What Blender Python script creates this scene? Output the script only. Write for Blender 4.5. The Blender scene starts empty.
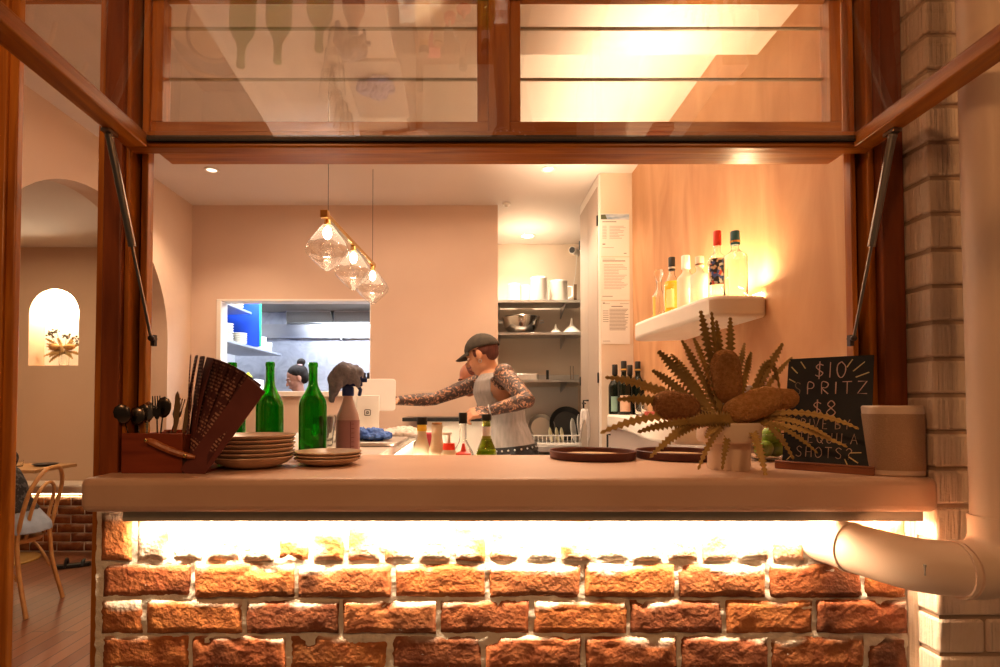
import bpy, bmesh, math, random
from mathutils import Vector, Matrix, noise
random.seed(7)
C = bpy.context.scene.collection
PI = math.pi
V = Vector
EYE = 1.29
COUNTER = 1.119

# ------------------------------------------------------------------ materials
def mat(name, col=(.8,.8,.8), rough=.5, metal=0, col2=None, scale=8, bump=0, bscale=40, stretch=(1,1,1),
        trans=0, ior=1.45, emit=None, estr=0, detail=4, contrast=(.3,.7), coat=0, sss=0, attr=None, spec=.5, dist=0):
    m = bpy.data.materials.new(name); m.use_nodes = True
    nt = m.node_tree; n = nt.nodes; L = nt.links
    p = n['Principled BSDF']
    p.inputs['Base Color'].default_value = (*col, 1)
    p.inputs['Roughness'].default_value = rough
    p.inputs['Metallic'].default_value = metal
    p.inputs['Transmission Weight'].default_value = trans
    p.inputs['IOR'].default_value = ior
    p.inputs['Coat Weight'].default_value = coat
    p.inputs['Specular IOR Level'].default_value = spec
    if sss:
        p.inputs['Subsurface Weight'].default_value = sss
        p.inputs['Subsurface Radius'].default_value = (.01,.004,.002)
        p.inputs['Subsurface Scale'].default_value = 1
    if emit:
        p.inputs['Emission Color'].default_value = (*emit, 1)
        p.inputs['Emission Strength'].default_value = estr
    if col2 or bump or attr:
        tc = n.new('ShaderNodeTexCoord'); mp = n.new('ShaderNodeMapping')
        mp.inputs['Scale'].default_value = stretch
        L.new(tc.outputs['Object'], mp.inputs['Vector'])
    if col2:
        nz = n.new('ShaderNodeTexNoise'); nz.inputs['Scale'].default_value = scale
        nz.inputs['Detail'].default_value = detail; nz.inputs['Distortion'].default_value = dist
        L.new(mp.outputs[0], nz.inputs['Vector'])
        cr = n.new('ShaderNodeValToRGB')
        cr.color_ramp.elements[0].position = contrast[0]; cr.color_ramp.elements[1].position = contrast[1]
        cr.color_ramp.elements[0].color = (*col, 1); cr.color_ramp.elements[1].color = (*col2, 1)
        L.new(nz.outputs[0], cr.inputs[0]); src = cr.outputs[0]
    else: src = None
    if attr:      # vertex colour multiplied in
        at = n.new('ShaderNodeVertexColor'); at.layer_name = attr
        mx = n.new('ShaderNodeMix'); mx.data_type = 'RGBA'; mx.blend_type = 'MULTIPLY'; mx.inputs[0].default_value = 1
        if src: L.new(src, mx.inputs[6])
        else: mx.inputs[6].default_value = (*col, 1)
        L.new(at.outputs[0], mx.inputs[7]); src = mx.outputs[2]
    if src: L.new(src, p.inputs['Base Color'])
    if bump:
        nb = n.new('ShaderNodeTexNoise'); nb.inputs['Scale'].default_value = bscale; nb.inputs['Detail'].default_value = 5
        L.new(mp.outputs[0], nb.inputs['Vector'])
        bp = n.new('ShaderNodeBump'); bp.inputs['Strength'].default_value = bump; bp.inputs['Distance'].default_value = .01
        L.new(nb.outputs[0], bp.inputs['Height']); L.new(bp.outputs[0], p.inputs['Normal'])
    return m

def pane_mat(name, tint=(1,1,1), ior=1.6, haze=0):
    m = bpy.data.materials.new(name); m.use_nodes = True
    nt = m.node_tree; n = nt.nodes; L = nt.links; n.clear()
    o = n.new('ShaderNodeOutputMaterial'); t = n.new('ShaderNodeBsdfTransparent'); g = n.new('ShaderNodeBsdfGlossy')
    t.inputs[0].default_value = (*tint, 1); g.inputs['Roughness'].default_value = .01
    lw = n.new('ShaderNodeLayerWeight'); lw.inputs[0].default_value = .5      # facing = 1 - |cos|
    pw = n.new('ShaderNodeMath'); pw.operation = 'POWER'; pw.inputs[1].default_value = 5; L.new(lw.outputs['Facing'], pw.inputs[0])
    fr = n.new('ShaderNodeMapRange'); fr.inputs[3].default_value = 2*((ior-1)/(ior+1))**2; L.new(pw.outputs[0], fr.inputs[0])
    mx = n.new('ShaderNodeMixShader')
    L.new(fr.outputs[0], mx.inputs[0]); L.new(t.outputs[0], mx.inputs[1]); L.new(g.outputs[0], mx.inputs[2])
    if haze:
        d = n.new('ShaderNodeBsdfDiffuse'); d.inputs[0].default_value = (.8,.78,.75,1)
        m2 = n.new('ShaderNodeMixShader')
        tc = n.new('ShaderNodeTexCoord'); mp = n.new('ShaderNodeMapping'); mp.inputs['Scale'].default_value = (14,2.5,1); mp.inputs['Rotation'].default_value=(0,0,.5)
        nz = n.new('ShaderNodeTexNoise'); nz.inputs['Scale'].default_value = 1.5; nz.inputs['Detail'].default_value = 3
        cr = n.new('ShaderNodeMapRange'); cr.inputs[1].default_value=.35; cr.inputs[2].default_value=.8; cr.inputs[3].default_value=haze*.4; cr.inputs[4].default_value=haze*1.8
        L.new(tc.outputs['Object'], mp.inputs[0]); L.new(mp.outputs[0], nz.inputs['Vector']); L.new(nz.outputs[0], cr.inputs[0]); L.new(cr.outputs[0], m2.inputs[0])
        L.new(mx.outputs[0], m2.inputs[1]); L.new(d.outputs[0], m2.inputs[2]); L.new(m2.outputs[0], o.inputs[0])
    else: L.new(mx.outputs[0], o.inputs[0])
    return m

def wood(name, a, b, rough=.35, stretch=(12,12,1), scale=3, bump=.1):
    return mat(name, a, rough, 0, b, scale, bump, 8, stretch, detail=6, contrast=(.35,.68), dist=.6)

# ------------------------------------------------------------------ mesh builder
def rot_to(d):      # matrix whose z axis is d
    d = V(d).normalized(); return d.to_track_quat('Z','Y').to_matrix()

class MB:
    def __init__(s): s.v = []; s.f = []; s.m = []; s.cols = None
    def add(s, vs, fs, mi=0):
        o = len(s.v); s.v += [tuple(x) for x in vs]
        s.f += [tuple(i+o for i in f) for f in fs]; s.m += [mi]*len(fs); return s
    def box(s, a, b, mi=0):         # min corner, max corner
        x0,y0,z0 = a; x1,y1,z1 = b
        return s.add([(x0,y0,z0),(x1,y0,z0),(x1,y1,z0),(x0,y1,z0),(x0,y0,z1),(x1,y0,z1),(x1,y1,z1),(x0,y1,z1)],
              [(0,3,2,1),(4,5,6,7),(0,1,5,4),(1,2,6,5),(2,3,7,6),(3,0,4,7)], mi)
    def rbox(s, c, size, R=None, mi=0):
        R = R or Matrix.Identity(3); c = V(c); h = V(size)/2; vs = []
        for z in (-1,1):
            for x,y in ((-1,-1),(1,-1),(1,1),(-1,1)): vs.append(c + R @ V((x*h.x,y*h.y,z*h.z)))
        return s.add(vs, [(0,3,2,1),(4,5,6,7),(0,1,5,4),(1,2,6,5),(2,3,7,6),(3,0,4,7)], mi)
    def lathe(s, prof, n=32, c=(0,0,0), R=None, mi=0, sx=1, sy=1):
        R = R or Matrix.Identity(3); c = V(c); vs = []; fs = []; rows = []
        for r, z in prof:
            if abs(r) < 1e-6: rows.append([len(vs)]); vs.append(c + R @ V((0,0,z)))
            else:
                rows.append(list(range(len(vs), len(vs)+n)))
                for i in range(n):
                    a = 2*PI*i/n; vs.append(c + R @ V((r*sx*math.cos(a), r*sy*math.sin(a), z)))
        for a, b in zip(rows, rows[1:]):
            for i in range(n):
                j = (i+1) % n
                if len(a) == 1 and len(b) == 1: continue
                if len(a) == 1: fs.append((a[0], b[j], b[i]))
                elif len(b) == 1: fs.append((a[i], a[j], b[0]))
                else: fs.append((a[i], a[j], b[j], b[i]))
        return s.add(vs, fs, mi)
    def cyl(s, p0, p1, r0, r1=None, n=16, mi=0):
        r1 = r0 if r1 is None else r1; p0 = V(p0); d = V(p1)-p0; R = rot_to(d)
        return s.lathe([(0,0),(r0,0),(r1,d.length),(0,d.length)], n, p0, R, mi)
    def tube(s, pts, r, n=8, closed=False, mi=0, flat=1):
        pts = [V(p) for p in pts]; N = len(pts); rs = r if isinstance(r, (list,tuple)) else [r]*N
        vs = []; fs = []; up = None
        for i, p in enumerate(pts):
            if closed: t = pts[(i+1)%N]-pts[i-1]
            else: t = pts[min(i+1,N-1)]-pts[max(i-1,0)]
            t.normalize()
            if up is None:
                up = V((0,0,1)) if abs(t.z) < .9 else V((1,0,0))
            u = (up - t*up.dot(t)).normalized(); w = t.cross(u); up = u
            for k in range(n):
                a = 2*PI*k/n; vs.append(p + (u*math.cos(a)*flat + w*math.sin(a))*rs[i])
        for i in range(N if closed else N-1):
            j = (i+1) % N
            for k in range(n):
                l = (k+1) % n; fs.append((i*n+k, i*n+l, j*n+l, j*n+k))
        if not closed: fs += [tuple(range(n-1,-1,-1)), tuple(range((N-1)*n, N*n))]
        return s.add(vs, fs, mi)
    def ell(s, c, r, R=None, n=20, m=12, mi=0):
        r = (r,r,r) if isinstance(r,(int,float)) else r
        R = R or Matrix.Identity(3); S = Matrix.Diagonal(V(r))
        return s.lathe([(math.sin(PI*i/m), -math.cos(PI*i/m)) if 0<i<m else (0, -math.cos(PI*i/m)) for i in range(m+1)], n, c, R @ S, mi)
    def prism(s, poly, a, b, axis='z', mi=0):   # polygon CCW, extruded from a to b along axis
        f = {'z': lambda p,t:(p[0],p[1],t), 'y': lambda p,t:(p[0],t,p[1]), 'x': lambda p,t:(t,p[0],p[1])}[axis]
        n = len(poly)
        return s.add([f(p,a) for p in poly]+[f(p,b) for p in poly],
                     [tuple(range(n-1,-1,-1)), tuple(range(n,2*n))] + [(i,(i+1)%n,n+(i+1)%n,n+i) for i in range(n)], mi)
    def loft(s, rings, n=24, mi=0):   # ring = (centre, side vector, forward vector)
        vs = []; fs = []; k = len(rings)
        for c,a,b in rings:
            c=V(c);a=V(a);b=V(b)
            for i in range(n):
                t = 2*PI*i/n; vs.append(c + a*math.cos(t) + b*math.sin(t))
        for j in range(k-1):
            for i in range(n):
                l=(i+1)%n; fs.append((j*n+i, j*n+l, (j+1)*n+l, (j+1)*n+i))
        fs += [tuple(range(n-1,-1,-1)), tuple(range((k-1)*n, k*n))]
        return s.add(vs, fs, mi)
    def quad(s, a, b, c, d, mi=0): return s.add([a,b,c,d], [(0,1,2,3)], mi)
    def build(s, name, m, parent=None, bevel=0, smooth=40, seg=2, fix=True, loc=None):
        me = bpy.data.meshes.new(name); me.from_pydata(s.v, [], s.f)
        ms = m if isinstance(m, (list,tuple)) else [m]
        for q in ms: me.materials.append(q)
        for p, i in zip(me.polygons, s.m): p.material_index = i
        if fix:
            bm = bmesh.new(); bm.from_mesh(me); bmesh.ops.recalc_face_normals(bm, faces=bm.faces); bm.to_mesh(me); bm.free()
        if smooth:
            me.polygons.foreach_set('use_smooth', [True]*len(me.polygons)); me.set_sharp_from_angle(angle=math.radians(smooth))
        o = bpy.data.objects.new(name, me); C.objects.link(o)
        if parent: o.parent = parent
        if loc: o.location = loc
        if bevel:
            b = o.modifiers.new('bevel','BEVEL'); b.width = bevel; b.segments = seg; b.limit_method = 'ANGLE'; b.angle_limit = math.radians(50)
        return o

def tag(o, label=None, cat=None, group=None, kind=None):
    if label: o['label'] = label
    if cat: o['category'] = cat
    if group: o['group'] = group
    if kind: o['kind'] = kind
    return o
def thing(name, label, cat, loc=(0,0,0), rz=0, group=None, rot=None):
    o = bpy.data.objects.new(name, None); C.objects.link(o); o.location = loc
    o.rotation_euler = rot if rot else (0,0,rz); o.empty_display_size = .05
    return tag(o, label, cat, group)
def struct(o): o['kind'] = 'structure'; return o
def copy_tree(o, parent=None):
    c = o.copy(); C.objects.link(c)
    if parent: c.parent = parent
    for ch in list(o.children): copy_tree(ch, c)
    return c
def bez(p0, p1, p2, p3, n):
    p0,p1,p2,p3 = map(V,(p0,p1,p2,p3)); out = []
    for i in range(n+1):
        t = i/n; out.append(p0*(1-t)**3 + p1*3*t*(1-t)**2 + p2*3*t*t*(1-t) + p3*t**3)
    return out
def spline(ctrl, per=8):     # Catmull-Rom
    c = [V(p) for p in ctrl]; c = [c[0]*2-c[1]] + c + [c[-1]*2-c[-2]]; out = []
    for i in range(1, len(c)-2):
        for k in range(per):
            t = k/per; a,b,d,e = c[i-1],c[i],c[i+1],c[i+2]
            out.append(.5*((2*b)+(d-a)*t+(2*a-5*b+4*d-e)*t*t+(3*b-a-3*d+e)*t**3))
    out.append(c[-2]); return out

# a point of the place at depth D that was measured at (px,py) on the photograph
def at(px, py, D): return V(((px-468)*D/560, D, EYE+(405-py)*D/560))
def ax(px, D): return (px-468)*D/560

# ------------------------------------------------------------------ palette
WOOD_F = wood('orange_timber', (.34,.095,.010), (.58,.21,.025), .3)
WOOD_FH = wood('orange_timber_level', (.34,.095,.010), (.58,.21,.025), .3, stretch=(1,12,12))
WOOD_FD = wood('orange_timber_deep', (.34,.095,.010), (.58,.21,.025), .3, stretch=(12,1,12))
WOOD_RED = wood('red_timber', (.20,.045,.010), (.32,.085,.018), .35)
TRACK = mat('black_track', (.012,.01,.01), .5)
PLASTER = mat('cream_plaster', (.74,.56,.42), .8, 0, (.68,.50,.37), 2, .08, 30)
PLASTER_W = mat('pale_plaster', (.82,.70,.58), .8, 0, (.76,.63,.50), 2, .05, 30)
CEIL = mat('ceiling_paint', (.78,.69,.62), .85, 0, (.74,.65,.58), 1.5)
VENET = mat('venetian_plaster', (.50,.245,.11), .55, 0, (.70,.41,.22), 3.2, .1, 18, (1,1.4,.45), detail=7, contrast=(.28,.75), dist=1.2)
STONE = mat('counter_render', (.62,.39,.27), .42, 0, (.68,.45,.32), 5, .05, 60, detail=6)
MARBLE = mat('pale_marble', (.83,.74,.64), .25, 0, (.62,.5,.4), 3, detail=8, contrast=(.52,.85), dist=2)
WHITE = mat('white_paint', (.85,.80,.74), .5)
WHITEGLOSS = mat('white_gloss', (.88,.86,.82), .25)
BLACK = mat('black_plastic', (.015,.014,.013), .4)
STEEL = mat('stainless_steel', (.62,.62,.62), .28, 1, (.5,.5,.5), 4, .03, 60)
STEELB = mat('brushed_steel_wall', (.60,.62,.68), .34, .7, (.42,.44,.50), 5, .06, 10, detail=8, dist=3)
GREY = mat('grey_paint', (.36,.31,.27), .6)
CHROME = mat('strut_metal', (.42,.38,.34), .3, 1)
BRASS = mat('brass', (.80,.55,.22), .25, 1)
GLASSG = mat('green_glass', (.05,.50,.04), .03, trans=1, ior=1.5)
GLASSC = mat('clear_glass', (.97,.98,.97), .02, trans=1, ior=1.45)
GLASSO = mat('olive_glass', (.45,.5,.05), .03, trans=1, ior=1.5)
GLASSD = mat('dark_bottle_glass', (.01,.014,.008), .08)
PANE = pane_mat('window_pane', (1,1,1), 1.5)
PANES = pane_mat('sash_pane', (.93,.92,.88), 1.75, .05)
PORC = mat('stoneware', (.52,.36,.24), .3, 0, (.62,.44,.30), 30, detail=3)
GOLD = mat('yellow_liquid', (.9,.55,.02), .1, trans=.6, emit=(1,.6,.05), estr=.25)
PAPER = mat('paper', (.86,.84,.80), .7)
INK = mat('grey_ink', (.30,.28,.27), .8)
def emitter(name, col, s): return mat(name, (.8,.8,.8), .5, emit=col, estr=s)

def remesh(mb, voxel, name, smooth_it=6):
    me = bpy.data.meshes.new('tmp'); me.from_pydata(mb.v, [], mb.f)
    bm = bmesh.new(); bm.from_mesh(me); bmesh.ops.recalc_face_normals(bm, faces=bm.faces); bm.to_mesh(me); bm.free()
    o = bpy.data.objects.new('tmp', me); C.objects.link(o)
    r = o.modifiers.new('r','REMESH'); r.mode='VOXEL'; r.voxel_size=voxel
    s = o.modifiers.new('s','SMOOTH'); s.factor=.5; s.iterations=smooth_it
    dg = bpy.context.evaluated_depsgraph_get(); dg.update()
    out = bpy.data.meshes.new_from_object(o.evaluated_get(dg)); out.name = name
    bpy.data.objects.remove(o); bpy.data.meshes.remove(me)
    out.polygons.foreach_set('use_smooth', [True]*len(out.polygons)); return out
# ================================================================== SETTING
X_R = 1.04; X_L = -2.03; Y_F = 1.42; Y_B = 4.09; Z_C = 2.75
def nz3(x,y,z): return noise.noise(V((x,y,z)))

def brick_patch(x0, x1, z0, z1, yf, yb, nx, nz, seed, vs, fs, cs, amp=.004, tint=(1,1,1), paint_glare=0, pa=0):
    us = [None]+[i/nx for i in range(nx+1)]+[None]; ws = [None]+[i/nz for i in range(nz+1)]+[None]
    o = len(vs); W = x1-x0; H = z1-z0; A = len(us); B = len(ws)
    for j, w in enumerate(ws):
        for i, u in enumerate(us):
            uu = 0 if i == 0 else 1 if i == A-1 else u; ww = 0 if j == 0 else 1 if j == B-1 else w
            x = x0+uu*W; z = z0+ww*H; back = (u is None or w is None)
            d = min(uu*W, (1-uu)*W, ww*H, (1-ww)*H); r = .006
            t = min(1, d/r); edge = r*(1-math.sqrt(max(0,1-(1-t)**2)))
            n = nz3(x*30+seed, z*30, seed)*.6 + nz3(x*95, z*95+seed, seed)*.4
            chip = max(0, nz3(x*22+seed*3, z*34, seed+9)-.15) * .016 * (1.5 if ww > .72 else .15)
            jx = nz3(x*22, z*22, seed+3)*.003; jz = nz3(x*22, z*22, seed+5)*.0035
            y = yf + edge + n*amp + chip
            if back: y = yb
            vs.append((x+jx, y, z+jz))
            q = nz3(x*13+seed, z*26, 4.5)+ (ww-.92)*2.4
            pw = (paint_glare*max(0, min(1, q*3))*.85 if not pa else max(0, min(.97, pa+nz3(x*13+seed, z*26, 4.5)*1.3))) if paint_glare else 0
            dark = 1-.35*max(0, nz3(x*9+seed, z*14, 7))*2
            cs.append(tuple(c*dark for c in tint)+(pw,))
    for j in range(B-1):
        for i in range(A-1):
            fs.append((o+j*A+i, o+j*A+i+1, o+(j+1)*A+i+1, o+(j+1)*A+i))
def finish(name, vs, fs, cs, m, parent=None):
    me = bpy.data.meshes.new(name); me.from_pydata(vs, [], fs); me.materials.append(m)
    if cs:
        ca = me.color_attributes.new('tint', 'FLOAT_COLOR', 'POINT')
        for i, c in enumerate(cs): ca.data[i].color = (c[0],c[1],c[2],1)
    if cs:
        cb = me.color_attributes.new('paint_glare', 'FLOAT_COLOR', 'POINT')
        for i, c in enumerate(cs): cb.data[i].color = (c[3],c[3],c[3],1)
    bm = bmesh.new(); bm.from_mesh(me); bmesh.ops.recalc_face_normals(bm, faces=bm.faces); bm.to_mesh(me); bm.free()
    me.polygons.foreach_set('use_smooth', [True]*len(me.polygons))
    o = bpy.data.objects.new(name, me); C.objects.link(o)
    if parent: o.parent = parent
    return o

# --- street-side brick wall under the counter
BRICK = mat('orange_brick', (.28,.078,.025), .8, 0, (.44,.165,.055), 22, .5, 90, attr='tint', detail=6)
nt = BRICK.node_tree; pr = nt.nodes['Principled BSDF']; lk = pr.inputs['Base Color'].links[0]; srcs = lk.from_socket
mx = nt.nodes.new('ShaderNodeMix'); mx.data_type='RGBA'; at_ = nt.nodes.new('ShaderNodeVertexColor'); at_.layer_name='paint_glare'
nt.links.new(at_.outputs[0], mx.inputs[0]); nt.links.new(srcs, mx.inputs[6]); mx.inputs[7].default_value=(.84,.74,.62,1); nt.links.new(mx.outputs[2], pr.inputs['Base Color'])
MORT = mat('lime_mortar', (.70,.60,.50), .9, 0, (.86,.77,.66), 14, .5, 60)
def row_bricks():
    r1 = [103,195,297.5,394,487,581.5,675,765,860.5,905]
    r2 = [102,147.5,246.5,342,438.5,531,627,721.5,811.5,905]
    r3 = [103,193.5,290,390,483.5,582,676.5,766.5,862.5,905]
    return [r1,r2,r3]
vs=[];fs=[];cs=[]
YB = 1.37
rows = row_bricks(); k = YB/560
zt = EYE-(565-405)*k
for r in range(13):
    ps = rows[r] if r < 3 else rows[[1,0][r%2]]
    z1 = zt-r*.0862; z0 = z1-.078
    for a, b in zip(ps, ps[1:]):
        x0 = (a-468)*k+.006; x1 = (b-468)*k-.006
        t = random.choice([(1.15,1.1,.9),(1,1,1),(.95,.85,.85),(.72,.66,.75),(1.2,1.2,1.0),(.85,.72,.7)])
        n = max(4, int((x1-x0)/.009)) if r < 3 else max(3, int((x1-x0)/.03))
        brick_patch(x0, x1, z0, z1, YB-.004+random.uniform(-.003,.003), YB+.07, n, 9 if r<3 else 4, random.uniform(0,90), vs, fs, cs,
                    .0036, t, 1 if random.random() < .62 else .45)
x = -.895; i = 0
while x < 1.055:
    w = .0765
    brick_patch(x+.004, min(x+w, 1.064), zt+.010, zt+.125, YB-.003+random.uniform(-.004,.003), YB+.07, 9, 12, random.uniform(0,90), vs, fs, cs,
                .004, random.choice([(1.2,1.15,1),(1.5,1.6,1.6),(1.2,1.3,1.2),(1,1,1)]), 1, random.choice([.2,.4,.6,.75,.85]) if x > -.86 else 0)  # top course: white paint made paler to carry the strip light's glare
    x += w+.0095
brick = MB(); brick.v = vs; brick.f = fs
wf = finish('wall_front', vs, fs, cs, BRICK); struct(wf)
vs=[];fs=[];nx=240;nz=60
for j in range(nz+1):
    for i in range(nx+1):
        X = -.905+i*1.973/nx; Z = .62+j*.43/nz
        y = YB+.004+nz3(X*30,Z*30,2)*.006+nz3(X*90,Z*90,5)*.004
        vs.append((X,y,Z))
for j in range(nz):
    for i in range(nx): a=j*(nx+1)+i; fs.append((a,a+1,a+nx+2,a+nx+1))
o = len(vs); b = MB().box((-.905,YB+.012,-.05),(1.064,YB+.16,1.034)); vs += b.v; fs += [tuple(q+o for q in f) for f in b.f]
b = MB().box((-.905,YB+.004,-.05),(1.064,YB+.013,.62)); o=len(vs); vs += b.v; fs += [tuple(q+o for q in f) for f in b.f]
finish('mortar', vs, fs, None, MORT, wf)

# --- painted brick pier on the right
PIERM = mat('painted_brick', (.82,.66,.53), .65, 0, (.74,.57,.44), 9, .35, 55)
nt = PIERM.node_tree; bp = [n for n in nt.nodes if n.type=='BUMP'][0]     # combed vertical scoring
tc = nt.nodes.new('ShaderNodeTexCoord'); mp = nt.nodes.new('ShaderNodeMapping'); mp.inputs['Scale'].default_value=(150,150,6)
nz_ = nt.nodes.new('ShaderNodeTexNoise'); nz_.inputs['Scale'].default_value=1; nz_.inputs['Detail'].default_value=2
b2 = nt.nodes.new('ShaderNodeBump'); b2.inputs['Strength'].default_value=.9; b2.inputs['Distance'].default_value=.006
nt.links.new(tc.outputs['Object'], mp.inputs[0]); nt.links.new(mp.outputs[0], nz_.inputs['Vector']); nt.links.new(nz_.outputs[0], b2.inputs['Height'])
nt.links.new(bp.outputs[0], b2.inputs['Normal']); nt.links.new(b2.outputs[0], nt.nodes['Principled BSDF'].inputs['Normal'])
m = MB(); z = -.05; r = 0
PX0=1.09; PX1=1.60; PY0=1.31; PY1=1.62
off = (EYE-(213-405)*1.31/560) % .086
z = off-.086*2
while z < 2.60:
    sp = [PX0, PX0+.225, PX0+.46, PX1] if r%2 else [PX0, PX0+.11, PX0+.34, PX1]
    for a,b in zip(sp, sp[1:]):
        j=random.uniform(-.0015,.0015)
        m.box((a+(.0 if a==PX0 else .004), PY0+j, z+.005), (b-.004, PY1, z+.081))
    z += .086; r += 1
pier = struct(m.build('wall_pier', PIERM, bevel=.006, seg=2))
m = MB().box((PX0+.007,PY0+.008,-.05),(PX1,PY1,2.60)); m.build('mortar', mat('painted_mortar',(.48,.34,.24),.8), pier)
m = MB(); m.box((1.066,1.37,-.05),(1.092,1.384,1.03)); struct(m.build('trim_1', PIERM))

# --- timber window posts and header
def post(nm, x0,x1,y0,y1,z0,z1,mt=WOOD_F,bev=.003):
    return struct(MB().box((x0,y0,z0),(x1,y1,z1)).build(nm, mt, bevel=bev))
ZH = 2.355
post('trim_2', -.932,-.911,1.395,1.46,0,ZH+.05)
post('trim_3', -.911,-.865,1.385,1.46,0,ZH+.05,WOOD_RED)
post('trim_4', -.865,-.853,1.40,1.46,COUNTER,ZH)
post('trim_5', -.853,-.843,1.445,1.46,COUNTER,ZH,TRACK)
post('trim_6', -.843,-.826,1.43,1.46,COUNTER,ZH)
post('trim_7', .988,1.001,1.43,1.46,COUNTER,ZH)
post('trim_8', 1.001,1.016,1.45,1.46,COUNTER,ZH,TRACK)
post('trim_9', 1.016,1.034,1.41,1.46,COUNTER,ZH)
post('trim_10', 1.034,1.089,1.385,1.46,COUNTER,ZH+.05,WOOD_RED)
post('trim_11', -1.36,-1.19,1.385,1.43,0,ZH+.05,WOOD_RED)
post('trim_12', -1.20,-1.17,1.40,1.44,0,ZH,WOOD_F)
post('trim_13', -1.175,-1.149,1.41,1.43,0,ZH,WOOD_F)
post('trim_14', -1.36,1.60,1.392,1.47,ZH,ZH+.16,WOOD_FH)
struct(MB().box((-4.2,1.40,ZH+.16),(1.7,1.55,3.1)).build('wall_fascia', PLASTER))
struct(MB().box((-4.2,1.40,0),(-1.36,1.52,ZH+.16)).build('wall_front_left', PLASTER))

# --- awning sash, swung up level over the counter
SZ0, SZ1 = EYE+.6405, EYE+.683
sash = struct(MB().box((-.857,1.385,SZ0),(1.02,1.423,SZ1)).box((-.857,.60,SZ0),(1.02,.655,SZ1)).build('window_1', WOOD_FH, bevel=.004))
for x0,x1 in ((-.857,-.802),(.965,1.02)):
    m = MB().prism([(x0,SZ0),(x1,SZ0),(x1,SZ0+.034),((x0+x1)/2,SZ1),(x0,SZ1)] if x0<0 else [(x0,SZ0),(x1,SZ0),(x1,SZ1),((x0+x1)/2,SZ1),(x0,SZ0+.034)], .655, 1.385, 'y')
    m.build('side_rail', WOOD_FD, sash, bevel=.003)
MB().quad((-.806,.65,EYE+.655),(.968,.65,EYE+.655),(.968,1.39,EYE+.655),(-.806,1.39,EYE+.655)).build('pane', PANES, sash, smooth=0)
MB().box((-.80,1.376,SZ0+.012),(.965,1.386,SZ0+.026)).build('seal', TRACK, sash)

_h = V((0,1.41,SZ0)); sash.matrix_world = Matrix.Translation(_h) @ Matrix.Rotation(math.radians(-2.2),4,'X') @ Matrix.Translation(-_h)
# --- transom lights over the sash
def transom(nm, x0, x1):
    w = struct(MB().box((x0-.03,1.44,EYE+.70),(x1+.03,1.48,EYE+.735)).build(nm, WOOD_FH, bevel=.003))
    MB().box((x0-.03,1.44,EYE+.735),(x0,1.48,ZH)).box((x1,1.44,EYE+.735),(x1+.03,1.48,ZH)).build('frame', WOOD_F, w, bevel=.002)
    zs = [EYE+.735, EYE+.864, EYE+1.002, ZH]
    for a, b in zip(zs, zs[1:]):
        MB().quad((x0,1.47,a+.001),(x1,1.47,a+.001),(x1,1.47,b-.001),(x0,1.47,b-.001)).build('pane', PANE, w, smooth=0)
    for z in zs[1:3]:
        MB().box((x0,1.468,z-.0022),(x1,1.477,z-.0008)).box((x0,1.468,z+.0012),(x1,1.477,z+.0022)).build('blade_edge', mat('glass_edge',(.42,.35,.24),.4), w, smooth=0)
transom('window_2', -.797, .024); transom('window_3', .137, .945)
post('trim_15', .052,.109,1.43,1.52,EYE+.70,ZH)
post('trim_16', -.812,.988,1.43,1.52,EYE+.655,EYE+.702,WOOD_FH)
# side light
sl = struct(MB().box((-1.132,1.40,0),(-.932,1.46,.10)).build('window_4', WOOD_FH))
MB().quad((-1.15,1.425,.10),(-.925,1.425,.10),(-.925,1.425,ZH),(-1.15,1.425,ZH)).build('pane', pane_mat('side_pane',(1,1,1),1.35), sl, smooth=0)

# --- gas struts
for nm, s, x1, x0 in (('gas_strut','L',-.846,-.800),('gas_strut','R',1.001,.974)):
    t = thing(nm, 'metal gas strut holding up the raised window, at the cutlery caddy end' if s=='L' else 'metal gas strut holding up the raised window, beside the painted brick pier', 'gas strut', (x0,1.41,EYE+.165), group='gas struts of the awning window')
    a = V((0,0,0)); b = V((x1-x0,1.305-1.41,.465)); mid = a.lerp(b,.47)
    MB().cyl(a, mid, .0038, n=12).build('rod', CHROME, t)
    MB().cyl(mid, b, .0088, n=14).build('barrel', CHROME, t)
    m = MB().rbox((b.x, b.y, b.z+.009), (.02,.035,.008)).ell(b, .010, n=12, m=8); m.build('top_bracket', CHROME, t)
    sgn = 1 if s=='R' else -1
    MB().rbox((sgn*.0,.012,-.005),(.010,.012,.028)).ell(a,.008,n=12,m=8).cyl(a,(0,.02,0),.005).build('lower_bracket', mat('dark_bracket',(.10,.08,.07),.4,.8), t)

# --- counter
poly = []
def rr(x0,x1,y0,y1,r,n=6):
    out=[]
    for cx,cy,a0 in ((x1-r,y1-r,0),(x0+r,y1-r,90),(x0+r,y0+r,180),(x1-r,y0+r,270)):
        for i in range(n+1): a=math.radians(a0+90*i/n); out.append((cx+r*math.cos(a),cy+r*math.sin(a)))
    return out
m = MB(); P = rr(-.893,1.083,1.28,1.88,.03)
m.prism(P, COUNTER-.078, COUNTER)
ct = tag(m.build('service_counter', STONE, bevel=.016, seg=4), 'long pale rendered service counter with a rounded edge on the brick wall', 'counter')
sl_ = thing('strip_light','long glowing strip light in a grey channel under the service counter','light',(0,1.32,COUNTER-.102))
m = MB().box((-.80,-.015,0),(1.055,.015,.0235)); m.build('light_channel', mat('channel_grey',(.42,.38,.32),.5,.2), sl_)
LEDM = emitter('led_strip', (1,.85,.62), 40)
m = MB().box((-.78,.0155,.004),(1.04,.026,.012)); m.build('light_strip', LEDM, sl_)
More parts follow.
